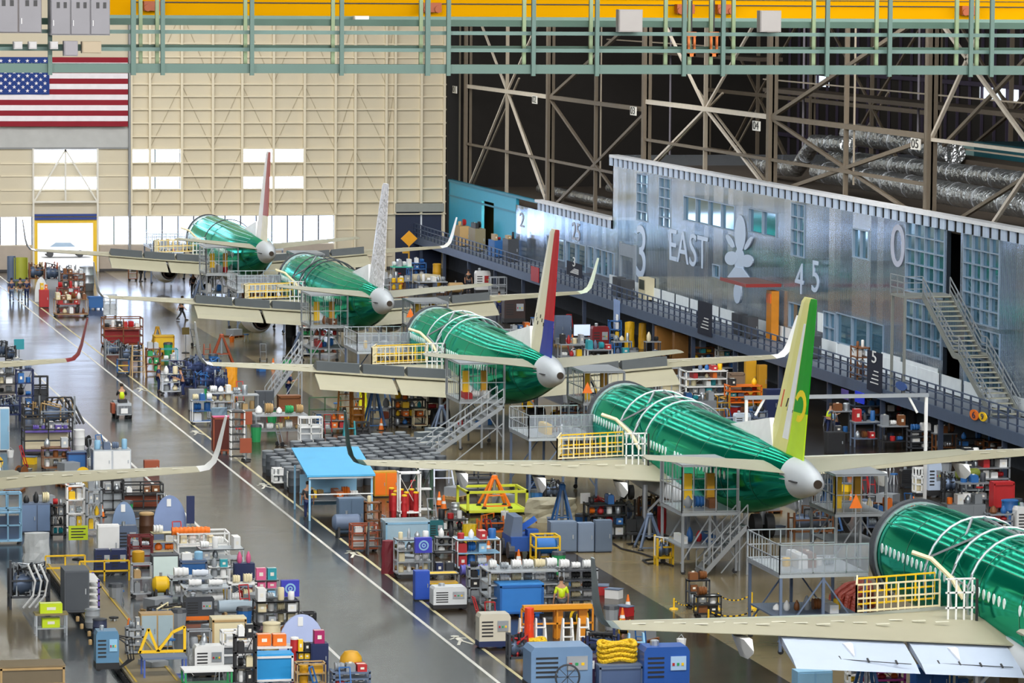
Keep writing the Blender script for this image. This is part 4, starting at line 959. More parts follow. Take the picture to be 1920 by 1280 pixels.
def m_dock(T, w, d, h, k):
    """work platform: deck height h"""
    c = k.get('c', 'grey'); rh = k.get('rh', 1.1)
    MB().cb(0, 0, h-.14, w, d, .14).build('deck', pm('silver', rough=.5), T)
    for x in (-1, 0, 1):
        for y in (-1, 1): MB().bar((x*(w/2-.08), y*(d/2-.08), .12), (x*(w/2-.08), y*(d/2-.08), h-.14), .11).build('leg', pm(c), T)
    for y in (-1, 1): MB().bar((-w/2, y*(d/2-.08), .5), (0, y*(d/2-.08), h-.2), .06).bar((w/2, y*(d/2-.08), .5), (0, y*(d/2-.08), h-.2), .06).build('cross_brace', pm(c), T)
    MB().cb(0, 0, h*.42, w*.96, d*.9, .06).build('lower_tray', pm(c), T)
    c2 = k.get('rc', 'silver'); st = k.get('step', .4)
    rail(T, (-w/2, -d/2, 0), (w/2, -d/2, 0), h, rh, c2, step=st); rail(T, (-w/2, -d/2, 0), (-w/2, d/2, 0), h, rh, c2, step=st)
    if not k.get('openback'): rail(T, (-w/2, d/2, 0), (w/2, d/2, 0), h, rh, c2, step=st)
    if k.get('mesh'):
        MB().box(-w/2, w/2, -d/2-.01, -d/2+.01, h, h+rh).build('mesh_panel', mat('#aab4c0', .4, metal=.3, alpha=.35), T)
    if k.get('top'):
        MB().cb(0, 0, h+rh, w, d, .08).build('top_frame', pm(c), T)
        for x in (-1, 1):
            for y in (-1, 1): MB().bar((x*(w/2-.05), y*(d/2-.05), h), (x*(w/2-.05), y*(d/2-.05), h+rh), .09).build('corner_post', pm(c), T)
        for x, cc in ((-.2, 'yellow'), (.2, 'gold')): MB().cb(x*w, .1, h, .35, .3, 1.5).build('hanging_cover', pm(cc), T)
    wheels(T, w, d, .12); return [(h*.42+.06, w*.8, d*.6, h*.4), (h, w*.6, d*.5, .9)] if not k.get('bare') else [(h*.42+.06, w*.8, d*.6, h*.4)]
def m_steps(T, w, d, h, k):
    """straight flight rising towards +x (dir=1) or -x; w = run, d = width"""
    s = k.get('dir', 1); c = k.get('c', 'silver'); n = max(4, int(h/.22)); t = MB()
    for i in range(n):
        x = s*(-w/2+w*(i+.5)/n); t.cb(x, 0, h*(i+1)/n-.04, w/n*1.1, d, .04)
    t.build('treads', pm('grey'), T)
    for y in (-d/2, d/2):
        MB().bar((-s*w/2, y, .05), (s*w/2, y, h), .08, .2).build('stringer', pm(c, rough=.3), T)
        q = MB()
        for z in (.5, .95): q.bar((-s*w/2, y, z), (s*w/2, y, h+z), .05)
        for i in range(6):
            f = i/5; q.bar((s*(-w/2+w*f), y, h*f), (s*(-w/2+w*f), y, h*f+.95), .045)
        q.build('handrail', pm(c), T)
    for y in (-d/2, d/2): MB().bar((s*w/2, y, 0), (s*w/2, y, h), .08).build('leg', pm(c), T)
    MB().bar((-s*w*.1, -d/2, .1), (s*w/2, -d/2, h*.7), .05).build('brace', pm(c), T)
    return []
def m_ladder(T, w, d, h, k):
    c = k.get('c', 'tan')
    for y, l in ((-d/2, 1), (d/2, 0)):
        for x in (-1, 1): MB().bar((x*w/2, y, 0), (x*w*.4, y*.15, h), .07).build('rail', pm(c), T)
    n = max(3, int(h/.33))
    for i in range(1, n):
        z = h*i/n; MB().cb(0, -d/2+(d*.42)*i/n, z, w*.92, .16, .04).build('rung', pm(c), T)
    return []
def m_tank(T, w, d, h, k):
    r = min(d, h*.7)/2; c = k.get('c', 'yellow')
    m = MB().lathe([(.02, 0), (r*.7, .04), (r, .15), (r, w-.15), (r*.7, w-.04), (.02, w)], 16); m.v = [(z-w/2, x, y+h-r) for x, y, z in m.v]
    m.build('vessel', pm(c), T, True)
    for x in (-.3, .3): MB().prism([(-r, 0), (r, 0), (r*.8, h-r), (-r*.8, h-r)], x*w-.05, x*w+.05, 'x').build('saddle', pm('black'), T)
    MB().tube((0, 0, h), (0, 0, h+.15), .06).build('valve', pm('silver'), T); return []
def m_coil(T, w, d, h, k):
    c = k.get('c', 'yellow'); n = k.get('n', 4); r = h/n/2
    for i in range(n):
        pts = [((w/2-r)*math.cos(a), (d/2-r)*math.sin(a), r+2*r*i+.06*math.sin(3*a)) for a in [2*PI*q/24 for q in range(25)]]
        MB().path(pts, r, 7).build('hose_loop', pm(c, bump=.6, bscale=12), T, True)
    return []
def m_chair(T, w, d, h, k):
    for i in range(5):
        a = 2*PI*i/5; MB().bar((0, 0, .1), (.3*math.cos(a), .3*math.sin(a), .05), .05).build('base_arm', pm('black'), T)
    MB().tube((0, 0, .08), (0, 0, .5), .03).build('column', pm('silver'), T); MB().cb(0, 0, .5, .5, .48, .08).build('seat', pm('black'), T); MB().cb(0, .24, .62, .46, .06, .55).build('backrest', pm('black'), T); return []
def m_dome(T, w, d, h, k):
    c = k.get('c', '#8ea6cc'); n = 12
    pf = [(-w/2, 0)]+[(-w/2*math.cos(PI*i/n), .25*h+.75*h*math.sin(PI*i/n)) for i in range(n+1)]+[(w/2, 0)]
    MB().prism(pf, -.06, .06, 'y').build('panel_skin', pm(c), T); MB().prism([(x*.97, z*.97) for x, z in pf], .06, .1, 'y').build('panel_core', pm('grey'), T)
    for x in (-.3, .3): MB().bar((x*w, .05, h*.5), (x*w, d, .05), .06).bar((x*w, -.05, .05), (x*w, d, .05), .07).build('support_leg', pm('steel'), T)
    MB().box(-.15, .05, -.08, -.06, h*.72, h*.72+.35).build('label_plate', pm('white'), T); return []
def m_screen(T, w, d, h, k):
    m_bench(T, w*1.3, d, h*.45, dict(c='grey')); MB().cb(0, 0, h*.45, .1, .1, h*.1).build('stand', pm('black'), T)
    o = MB().cb(0, 0, h*.52, w, .08, h*.48).build('monitor', pm('black'), T); MB().box(-w*.46, w*.46, -.05, -.04, h*.54, h*.98).build('screen', mat(k.get('sc', '#9fc4ee'), .3, emit=.8), o); return []
def m_canopy(T, w, d, h, k):
    for x in (-1, 1):
        for y in (-1, 1): MB().bar((x*(w/2-.05), y*(d/2-.05), 0), (x*(w/2-.05), y*(d/2-.05), h*.72), .09).build('post', pm('sky'), T)
    MB().prism([(-d/2-.1, h*.7), (d/2+.1, h*.98), (d/2+.1, h), (-d/2-.1, h*.73)], -w/2-.1, w/2+.1, 'x').build('roof_sheet', pm(k.get('c', '#4fa8d8')), T)
    MB().bar((-w/2, -d/2, h*.68), (w/2, -d/2, h*.68), .08).bar((-w/2, -d/2, h*.42), (w/2, -d/2, h*.42), .05).bar((-w/2, d/2, h*.68), (w/2, d/2, h*.68), .08).build('header', pm('white'), T)
    MB().cb(0, d*.3, h*.1, w*.9, .05, h*.5).build('curtain', pm('sky'), T); MB().cb(0, 0, h*.28, w*.9, d*.7, .06).build('table', pm('grey'), T)
    return [(h*.28+.06, w*.8, d*.6, .7)]
def m_tarp(T, w, d, h, k):
    rg = random.Random(int(w*91)); R_ = []
    for i in range(6):
        z = h*i/5; s = 1-.12*i/5; R_.append([(w/2*s*math.cos(a)*(1+.1*rg.uniform(-1, 1)), d/2*s*math.sin(a)*(1+.1*rg.uniform(-1, 1)), z) for a in [2*PI*q/14 for q in range(14)]])
    R_.append([(0, 0, h*1.03)]*14); MB().loft(R_).build('cover', pm(k.get('c', 'orange'), noise=.3, scale=3), T); MB().cb(0, 0, 0, w*.7, d*.7, .05).build('pallet', pm('brown'), T); return []
def m_fence(T, w, d, h, k):
    c = k.get('c', 'yellow'); f = MB()
    for z in (h*.5, h): f.bar((-w/2, 0, z), (w/2, 0, z), .07)
    f.build('rail', pm(c), T); n = max(2, int(w/1.2))
    for i in range(n+1): MB().bar((-w/2+w*i/n, 0, 0), (-w/2+w*i/n, 0, h), .07).build('post', pm(c), T)
    return []
def m_chain(T, w, d, h, k):
    for x in (-1, 1):
        MB().lathe([(.2, 0), (.18, .05), (.04, .08), (.04, h), (.01, h+.03)], 8, x*w/2).build('stanchion', pm('yellow'), T)
    for i in range(16):
        f0, f1 = i/16, (i+1)/16; z = lambda f: h*.92-.25*4*f*(1-f)
        MB().bar((-w/2+w*f0, 0, z(f0)), (-w/2+w*f1, 0, z(f1)), .05).build('chain_link', pm('yellow' if i % 2 else 'black'), T)
    return []
def m_cowl(T, w, d, h, k):
    n = 10; o = []; r = w/2
    for rr in (r, r*.92): o.append([(rr*math.cos(PI*q/n), rr*math.sin(PI*q/n)) for q in range(n+1)])
    poly = o[0]+o[1][::-1]
    MB().prism(poly, 0.1, h, 'z').build('cowl_skin', pm(k.get('c', 'cream')), T, True); MB().cb(0, r*.3, 0, w, r, .1).build('pallet', pm('steel'), T); return []
def m_long(T, w, d, h, k):      # bare long part in a cradle
    m = MB().lathe([(.03, 0), (h*.28, .05), (h*.3, w*.5), (h*.22, w-.05), (.03, w)], 12); m.v = [(z-w/2, x, y+h*.65) for x, y, z in m.v]
    m.build('body', pm(k.get('c', 'silver')), T, True)
    for x in (-.3, .3): MB().cb(x*w, 0, 0, .1, d, h*.45).build('cradle', pm(k.get('s', 'steel')), T)
    return []
MK = {n[2:]: f for n, f in list(globals().items()) if n.startswith('m_')}
CAT = dict(cart='cart', bench='workbench', cabinet='cabinet', crate='crate', machine='machine', drum='drum', jack='jack stand', sign='sign', rack='rack', cage='cage cart', pipes='machine stand', dock='work platform', steps='steps',
    ladder='ladder', tank='tank', coil='hose', chair='chair', dome='curved panel', screen='monitor', canopy='canopy', tarp='covered pile', fence='barrier', chain='chain barrier', cowl='cowl panel', long='part on cradle')
NAM = dict(cart='shelf_cart', bench='workbench', cabinet='tool_cabinet', crate='crate', machine='service_machine', drum='storage_drum', jack='tripod_jack', sign='sign_stand', rack='storage_rack', cage='cage_cart', pipes='assembly_stand', dock='work_platform',
    steps='access_steps', ladder='step_ladder', tank='storage_tank', coil='hose_coil', chair='office_chair', dome='curved_panel', screen='monitor_station', canopy='blue_canopy', tarp='covered_pile', fence='barrier_rail', chain='chain_barrier', cowl='cowl_panel', long='cradled_part')
ALLT = []; SZ = {}
MIX = ['white', 'blue', 'silver', 'grey', 'cream', 'red', 'black', 'yellow', 'steel', 'teal', 'orange']
def mk(kind, loc, w, d, h, label, rz=0, load=None, short=None, ln=None, shapes=SH, **k):
    T = thing(NAM[kind], label, CAT[kind], tuple(loc), rz); lv = MK[kind](T, w, d, h, k)
    if load: loads(T, short or label.split(' beside')[0].split(' under')[0].split(' with')[0], lv[:k.get('lvn', 9)], load if isinstance(load, list) else MIX, shapes, ln)
    ALLT.append(T); SZ[T.name] = max(w, d)/2; return T
def I(kind, x0, x1, yt, yb, label, d=None, **k):
    """place by the ground point under its front edge; px sizes become metres there"""
    if d is None: d = max(.5, min(2.2, (x1-x0)*mpp(at((x0+x1)/2, yb))*.6))
    p, w, s = foot(x0, x1, yb, d); h = (yb-yt)*s
    if kind == 'dock': h = (yb-k.pop('yd'))*s; k.setdefault('rh', (yb-yt)*s-h)
    return mk(kind, p, w, d, h, label, **k)
# ------------------------------------------------------------------ people
_sk = {}
def skinmesh(key, name, pts, edges, rad, m, root=0):
    if key in _sk:
        me = _sk[key]
    else:
        me0 = bpy.data.meshes.new('tmp'); me0.from_pydata(pts, edges, []); o = bpy.data.objects.new('tmp', me0); C.objects.link(o)
        md = o.modifiers.new('s', 'SKIN'); 
        if not me0.skin_vertices: me0.skin_vertices
        bpy.context.view_layer.objects.active = o
        sv = me0.skin_vertices[0].data if me0.skin_vertices else None
        for i, r in enumerate(rad):
            sv[i].radius = (r, r) if not isinstance(r, tuple) else r
        sv[root].use_root = True
        su = o.modifiers.new('u', 'SUBSURF'); su.levels = 1; su.render_levels = 1
        dg = bpy.context.evaluated_depsgraph_get(); me = bpy.data.meshes.new_from_object(o.evaluated_get(dg)); bpy.data.objects.remove(o)
        for p in me.polygons: p.use_smooth = True
        me.materials.clear(); _sk[key] = me
    me = me.copy(); me.materials.append(m); me.name = name
    q = bpy.data.objects.new(name, me); C.objects.link(q); return q
def person(px, py, label, rz=0, pose='stand', shirt='navy', legs='navy', hair='#2b2018', z=None, loc=None, vest=None, s=1.0):
    p = V(loc) if loc else at(px, py)
    T = thing('person', label, 'person', tuple(p), rz)
    T.scale = (s, s, s)
    # skeleton facing -y : hips, spine, neck, head, shoulders, arms, legs
    hz = .93
    if pose == 'stand': fl = ((-.11, .02, 0), (.11, -.02, 0)); kn = ((-.1, -.02, .5), (.1, -.03, .5)); hd = ((-.3, -.08, .82), (.3, -.1, .82)); el = ((-.29, .03, 1.12), (.29, .03, 1.12)); lean = 0
    elif pose == 'walk': fl = ((-.1, .34, .05), (.1, -.34, 0)); kn = ((-.1, .06, .5), (.1, -.22, .5)); hd = ((-.28, -.26, .9), (.28, .22, .86)); el = ((-.27, -.02, 1.12), (.27, .12, 1.12)); lean = -.05
    elif pose == 'reach': fl = ((-.14, .1, 0), (.14, 0, 0)); kn = ((-.13, .02, .5), (.13, -.06, .5)); hd = ((-.22, -.52, 1.22), (.22, -.5, 1.15)); el = ((-.28, -.22, 1.12), (.28, -.22, 1.1)); lean = -.14
    else: hz = .62; fl = ((-.14, -.42, .08), (.14, -.42, .08)); kn = ((-.13, -.42, .55), (.13, -.42, .55)); hd = ((-.18, -.42, .92), (.18, -.42, .92)); el = ((-.27, -.14, .86), (.27, -.14, .86)); lean = 0
    sh = hz+.5; P = [(0, 0, hz), (0, lean*.5, hz+.26), (0, lean, sh), (0, lean-.01, sh+.12), (0, lean-.03, sh+.27), (0, lean-.03, sh+.34)]; E = [(0, 1), (1, 2), (2, 3), (3, 4), (4, 5)]; Rr = [.15, .14, .15, .06, .095, .075]
    for i in (0, 1):
        sx = -1 if i == 0 else 1; b = len(P)
        dzz = 0
        P += [(sx*.19, lean, sh-.03), el[i], hd[i]]; E += [(2, b), (b, b+1), (b+1, b+2)]; Rr += [.07, .05, .034]
        h_ = V(hd[i]); dv = (V(hd[i])-V(el[i])).normalized(); sd = V((1, 0, 0)); hb = b+2
        b = len(P); pc = h_+dv*.08; P.append(tuple(pc)); E.append((hb, b)); Rr.append(.036)
        for q in range(4):
            f1 = pc+dv*(.05+.005*(q % 3))+V((0, (q-1.5)*.021, 0)); f2 = f1+dv*.035+V((-sx*.012, 0, 0)); n = len(P); P += [tuple(f1), tuple(f2)]; E += [(b, n), (n, n+1)]; Rr += [.011, .009]
        n = len(P); P.append(tuple(h_+dv*.07+V((-sx*.03, -.045, 0)))); E.append((b, n)); Rr.append(.011)
        b = len(P); P += [(sx*.1, 0, hz-.06), kn[i], (fl[i][0], fl[i][1], fl[i][2]+.09), (fl[i][0], fl[i][1]-.14, fl[i][2]+.04)]; E += [(0, b), (b, b+1), (b+1, b+2), (b+2, b+3)]; Rr += [.1, .065, .045, .04]
    skinmesh((pose, 'body'), 'body', P, E, Rr, mat('#b98a6c', .6, noise=.05)).parent = T
    # clothing : torso with sleeves, trousers, shoes
    Ps = [P[0], P[1], P[2], P[3], P[6], P[7+0], None]
    la, ra = 6, 6+3+1+8+1+4
    PS = [P[0], P[1], P[2], P[la], tuple(V(P[la]).lerp(V(P[la+1]), .95)), P[ra], tuple(V(P[ra]).lerp(V(P[ra+1]), .95))]
    skinmesh((pose, 'shirt'), 'shirt', PS, [(0, 1), (1, 2), (2, 3), (3, 4), (2, 5), (5, 6)], [.165, .165, .17, .085, .066, .085, .066], pm(shirt)).parent = T
    if vest: skinmesh((pose, 'vest'), 'safety_vest', [P[0], P[1], P[2]], [(0, 1), (1, 2)], [.185, .185, .185], pm(vest)).parent = T
    lb, rb = la+3+1+8+1, ra+3+1+8+1
    PT_ = [P[0], P[lb], P[lb+1], P[lb+2], P[rb], P[rb+1], P[rb+2]]
    skinmesh((pose, 'legs'), 'trousers', PT_, [(0, 1), (1, 2), (2, 3), (0, 4), (4, 5), (5, 6)], [.165, .115, .085, .066, .115, .085, .066], pm(legs)).parent = T
    for b in (lb, rb):
        a, t_ = P[b+2], P[b+3]; MB().add([(a[0]-.05, a[1]+.08, a[2]-.09), (a[0]+.05, a[1]+.08, a[2]-.09), (t_[0]+.055, t_[1]-.08, t_[2]-.04), (t_[0]-.055, t_[1]-.08, t_[2]-.04), (a[0]-.05, a[1]+.07, a[2]+.03), (a[0]+.05, a[1]+.07, a[2]+.03), (t_[0]+.05, t_[1]-.06, t_[2]+.03), (t_[0]-.05, t_[1]-.06, t_[2]+.03)], [(0,3,2,1),(4,5,6,7),(0,1,5,4),(1,2,6,5),(2,3,7,6),(3,0,4,7)]).build('shoe', pm('black'), T)
    hx = V(P[5]); n = 10
    hr = MB().loft([[(.1*f*math.cos(2*PI*q/n), .11*f*math.sin(2*PI*q/n)+.015, zz) for q in range(n)] for f, zz in ((.9, -.07), (1.04, 0), (.95, .05), (.55, .09), (.02, .1))]); hr.build('hair', mat(hair, .8), T, True).location = hx
    fc = MB().cb(-.035, -.09, -.05, .02, .02, .014).cb(.035, -.09, -.05, .02, .02, .014).cb(0, -.095, -.115, .05, .012, .012); fc.build('face_features', mat('#3a2018'), T).location = hx
    MB().prism([(-.012, -.1), (.012, -.1), (0, -.05)], -.125, -.08, 'y').build('nose', mat('#b98a6c', .6, noise=.05), T).location = hx
    return T
# ------------------------------------------------------------------ docks, hoops and rails on the five airplanes
ON = ['farthest', 'second farthest', 'middle', 'fourth', 'nearest']
DIST = ['the farthest airplane', 'the all-white-finned airplane', 'the red-ruddered airplane', 'the green-ruddered airplane', 'the nearest airplane']
TAIL = ['red-white tail', 'white tail', 'red tail', 'green tail', 'near airplane']
for i, Y in enumerate(TY):
    if i < 4:
        mk('dock', (47.25, Y+9.0, 0), 2.6, 3.8, 2.75, 'caged work platform under the left tail wing of '+DIST[i], c='grey', rh=2.05, top=1, step=.5, mesh=0,
           load=['grey', 'blue', 'white', 'red', 'brown'], short='caged platform of the '+TAIL[i], lvn=2)
        mk('dock', (54.3, Y+9.5, 0), 2.4, 4.0, 2.5, 'work platform on the right side of the tail of '+DIST[i], c='grey', rh=1.7, top=1, bare=1)
    mk('dock', (46.75 if i < 4 else 46.0, Y+35.9, 0), 3.6, 4.6, 3.15, 'railed nose platform left of the nose of '+DIST[i], c='steel', rh=1.15, mesh=1,
       load=['white', 'silver', 'yellow', 'grey', 'brown'], short='nose platform of the '+TAIL[i])
    mk('dock', (54.6, Y+35.2, 0), 3.4, 4.5, 3.0, 'railed nose platform right of the nose of '+DIST[i], c='steel', rh=1.1, load=['white', 'brown', 'grey', 'black'], short='far nose platform of the '+TAIL[i])
    # collar round the forward fuselage
    T = thing('fuselage_collar', 'dark padded collar ringing the forward fuselage of '+DIST[i], 'collar', (PX, Y+34.2, 0))
    s = MB(); n = 36
    def rr(a, off):
        w_, t_, b_ = stn(34.2); c_ = (t_+b_)/2; h_ = (t_-b_)/2; return ((w_+off)*math.sin(a), c_+(h_+off)*math.cos(a))
    for y0, y1, o0, o1, mi in ((-.2, -.05, .03, .12, 1), (-.05, .35, .03, .2, 0), (.35, .5, .03, .15, 1)):
        s.mat(mi)
        for q in range(n):
            a0, a1 = -PI*.8+1.6*PI*q/n, -PI*.8+1.6*PI*(q+1)/n
            p = [rr(a0, o0), rr(a1, o0), rr(a1, o1), rr(a0, o1)]
            s.add([(x, y0, z) for x, z in p]+[(x, y1, z) for x, z in p], [(0,1,2,3),(7,6,5,4),(0,4,5,1),(2,6,7,3),(1,5,6,2),(3,7,4,0)])
    s.build('pad', [pm('charcoal'), pm('silver')], T)
    # hoops over the fuselage
    hc = 'silver' if i in (2, 3, 4) else 'charcoal'
    T = thing('hoop_frame', '%s hoop frame arching over the mid fuselage of %s' % ('pale' if i > 1 else 'dark', DIST[i]), 'frame', (PX, Y+22.4, 0))
    hp = []
    for y, a0, a1 in ((4.4, -105, 75), (1.4, -112, 80), (-.6, -115, 80)):
        if i == 0: break
        pts = [(2.18*math.sin(R(a)), y, 3.85+2.32*math.cos(R(a))) for a in range(a0, a1, 12)]; hp.append(pts)
        MB().path(pts, .055, 6).build('hoop', pm(hc), T, True)
    if hp:
        for q in (3, 9):
            MB().bar(hp[0][q], hp[1][q], .07).bar(hp[1][q], hp[2][q], .07).build('spacer', pm(hc), T)
        MB().bar(hp[0][3], hp[1][8], .08).build('cross_tube', pm('grey'), T); MB().bar(hp[0][8], hp[1][3], .08).build('cross_tube', pm('grey'), T)
    else: MB().path([(2.18*math.sin(R(a)), 0, 3.85+2.3*math.cos(R(a))) for a in range(-100, 80, 12)], .05, 6).build('hoop', pm(hc), T, True)
    # rail and gate standing on the left wing
    T = thing('wing_railing', 'cream railing standing on the left wing of '+DIST[i], 'railing', (PX, Y, 0))
    zz = 3.15; rail(T, (-6.3, 22.0, 0), (-2.9, 22.8, 0), zz+.3, 1.0, 'cream', 'rail_panel', .28, .06); rail(T, (-6.3, 22.0, 0), (-5.6, 24.2, 0), zz+.3, 1.0, 'cream', 'rail_panel', .28, .06); rail(T, (-5.6, 24.2, 0), (-2.3, 25.2, 0), zz+.2, 1.0, 'yellow', 'rail_panel', .4, .06)
    g = MB()
    for x in (-3.2, -2.9, -2.6, -2.3): g.bar((x, 20.9, zz), (x, 20.9, zz+1.6), .06)
    for z in (zz, zz+.55, zz+1.1, zz+1.6): g.bar((-3.3, 20.9, z), (-2.2, 20.9, z), .06)
    g.build('gate_frame', pm('white'), T); MB().bar((-3.35, 20.8, zz-.1), (-2.15, 20.8, zz-.1), .12).bar((-2.15, 20.8, zz-.1), (-2.15, 20.8, zz+1.6), .08).build('gate_base', pm('black'), T)
    MB().path([(-3.9, 23, zz+2.3), (-3.3, 22.6, zz+2.1), (-2.6, 22.3, zz+1.4), (-2.25, 22, zz+.7)], .09, 6).build('wing_root_arch', pm('cream'), T, True)
    mk('sign', (PX+.9, Y-2.6 if i < 4 else Y-2.6, 0), .55, .3, 4.7, 'orange triangle on a post behind the tail of '+DIST[i], c='orange', ph=.6, tri=1)
    for j, (sx, yy, hh, cc) in enumerate(((-6.5, 20, 2.6, 'blue'), (6.5, 20, 2.6, 'blue'), (-3.4, 15.5, 1.7, 'steel'))):
        if i < 2 and j == 0: continue
        mk('jack', (PX+sx, Y+yy, 0), 1.1, 1.1, hh, ['blue tripod jack under the left wing of ', 'blue tripod jack under the right wing of ', 'grey tripod jack under the rear fuselage of '][j]+DIST[i], c=cc)
    for j, xx in enumerate((-9.5, -4.6, 5.0, 9.0, 12.5)):
        kd = ['cart', 'rack', 'pipes', 'bench', 'cabinet'][j]
        lab = ['low cart beneath the outer left wing of ', 'shelving beneath the inner left wing of ', 'machine stand beneath the inner right wing of ', 'workbench beneath the right wing of ', 'cabinet beneath the outer right wing of '][j]+DIST[i]
        if (i == 4 and j in (0, 1)) or (i == 3 and j == 0) or (i < 2 and j < 2): continue
        mk(kd, (PX+xx, Y+17.8+(j % 2)*1.5, 0), 1.9, 1.0, [1.1, 1.7, 1.6, 1.0, 1.5][j], lab, load=(MIX if kd not in ('pipes',) else None), short=['left cart', 'wing shelving', '', 'wing bench', 'wing cabinet'][j]+' of the '+TAIL[i], c=['grey', 'black', 'brown', 'steel', 'grey'][j])
T = thing('guard_tower', 'tall white portal frame over the red-ruddered airplane nose', 'frame', (57.5, TY[3]+22, 0))
for x in (-4.5, 4.5): MB().bar((x, 0, 0), (x, 0, 6.2), .14).bar((x*.9, 0, 5.4), (x*.8, 0, 6.2), .1).build('post', pm('white'), T)
MB().bar((-4.6, 0, 6.25), (4.6, 0, 6.25), .18).build('top_beam', pm('silver'), T)
T['label'] = 'tall pale portal frame beyond the hoops of the green-ruddered airplane'
# stairs and gangway
I('steps', 366, 401, 489, 561, 'metal steps left of the farthest airplane under its wing', d=1.2, dir=1)
I('rack', 386, 422, 446, 522, 'scaffold tower beside the metal steps of the farthest airplane', d=2, c='grey', n=3)
I('steps', 502, 566, 668, 757, 'grey steps rising behind the left wing of the red-ruddered airplane', d=1.2, dir=1)
I('steps', 790, 945, 762, 868, 'long silver ramp stairway with barrels climbing toward the nose platform', d=1.6, dir=1, c='silver')
I('steps', 1318, 1402, 986, 1078, 'grey stairs leaning on the caged platform of the green-ruddered airplane', d=1.3, dir=1)
I('dock', 293, 346, 443, 512, 'platform with tall cabinets beyond the farthest left wing', yd=474, d=3, load=['white', 'rust', 'pink', 'grey'], short='platform beyond the farthest wing')
# ------------------------------------------------------------------ far left
I('cowl', 15, 31, 481, 527, 'grey curved cowl panel leftmost, behind the three walkers', c='steel', d=1.5)
I('cowl', 28, 54, 484, 527, 'yellow-green curved cowl panel behind the three walkers', c='#a3a83c', d=1.5)
person(22, 564, 'person in navy shirt and jeans walking away, leftmost of three', PI, 'walk', 'navy', 'steel')
person(38, 564, 'person in dark shirt and shorts walking away, middle of three', PI, 'walk', 'black', 'grey')
person(50, 563, 'person in navy overalls walking away, rightmost of three', PI, 'stand', 'navy', 'navy')
I('pipes', 56, 84, 486, 534, 'brown piping stand behind the cowl panels', c='brown', s='tan', np=12)
I('pipes', 86, 112, 488, 536, 'grey piping stand in front of the yellow door', c='grey', s='rust', np=12)
I('pipes', 112, 142, 495, 538, 'silver piping stand right of the yellow door post', c='grey', s='silver', np=10)
I('drum', 150, 178, 500, 545, 'big pale grey drum standing near the yellow door', c='silver')
I('cabinet', 74, 92, 543, 577, 'red chest beside the aisle line near the walkers', c='red', load=['orange', 'yellow'], short='red chest near the walkers')
I('cart', 108, 150, 540, 575, 'red cart with brown load near the aisle line', c='red', s='rust', load=['brown', 'black', 'white', 'red'], open=1, short='red cart near the aisle')
I('cart', 104, 166, 562, 594, 'low pallet cart nearest the aisle line left of the blue crate', c='tan', s='brown', load=['cream', 'black', 'brown', 'white'], open=1, short='low pallet cart by the aisle', n=1)
I('crate', 166, 194, 557, 580, 'blue crate between the low pallet cart and the white frame cart', c='blue')
I('cage', 196, 219, 553, 594, 'pale wire frame cart standing alone near the aisle', c='silver', p='silver')
I('dome', 66, 90, 520, 566, 'white curved shell standing near the red chest', c='#dfe3e6')
I('rack', 116, 160, 512, 552, 'cluttered rack in front of the pale grey drum', c='brown', load=['brown', 'white', 'rust', 'silver'], short='rack by the grey drum')
person(264, 528, 'person in black pushing a wheeled frame under the farthest left wing', PI/2, 'reach', 'black', 'black')
I('cart', 241, 258, 503, 527, 'small wheeled frame pushed by the person in black', c='brown')
person(362, 553, 'person in dark clothes standing at the metal steps', 0, 'stand', 'black', 'black')
person(340, 600, 'person in black walking alone across the bright floor', PI/2, 'walk', 'black', 'black')
# mid left group beside the aisle
I('cage', 195, 268, 597, 650, 'big brown frame cart with red cargo beside the aisle', c='brown', p='red', s='rust', load=['red', 'white', 'black'], short='big brown frame cart')
I('pipes', 198, 226, 634, 675, 'piping stand directly in front of the big brown frame cart', c='grey', s='silver', np=12)
I('pipes', 228, 262, 640, 688, 'second piping stand in front of the big brown frame cart', c='charcoal', s='silver', np=14)
I('cart', 220, 243, 674, 704, 'small blue cart with yellow top beside the aisle line', c='blue', s='yellow', open=1)
I('ladder', 248, 273, 648, 708, 'tan wooden step stand beside the small blue cart', c='tan', d=1.2)
I('rack', 274, 302, 652, 702, 'brown wooden stand right of the step stand', c='brown', load=['brown', 'green', 'silver'], short='brown wooden stand')
I('jack', 283, 309, 611, 658, 'yellow tripod stand beyond the yellow box', c='gold')
I('crate', 289, 327, 630, 664, 'yellow box on the floor in front of the yellow tripod', c='yellow', s='gold', l='yellow')
I('cart', 292, 334, 655, 682, 'grey green flat cart in front of the yellow box', c='teal', s='grey', n=1, load=['silver', 'grey', 'white'], short='flat cart by the yellow box')
I('sign', 342, 356, 614, 662, 'small brown sign board on a thin stand', c='#6b5a1c', ph=.5)
I('jack', 395, 440, 625, 688, 'tall rust brown tripod stand behind a left winglet', c='rust')
I('ladder', 382, 396, 645, 684, 'small rust ladder left of the tall brown tripod', c='rust')
person(297, 734, 'person in dark navy standing beside the aisle line', PI/2, 'stand', 'navy', 'navy')
person(343, 744, 'person in navy bending over the blue machinery', -PI/2, 'reach', 'navy', 'navy')
for j, (a, b, t, f) in enumerate(((318, 352, 672, 722), (350, 384, 662, 714), (382, 414, 668, 722), (404, 426, 690, 742), (330, 366, 690, 736), (366, 402, 694, 740))):
    I('pipes', a, b, t, f, 'dark blue piped machine stand near the tall brown tripod', c='navy', s=['silver', 'steel', 'blue'][j % 3], core='#4a5a86', np=14)
I('tarp', 422, 447, 688, 734, 'orange cloth heap at the end of the blue machinery', c='#e0961c')
I('cart', 303, 340, 702, 740, 'white cart loaded with parts beside the navy clothed person', c='silver', load=['white', 'brown', 'grey', 'cream'], open=1, short='white parts cart by navy person')
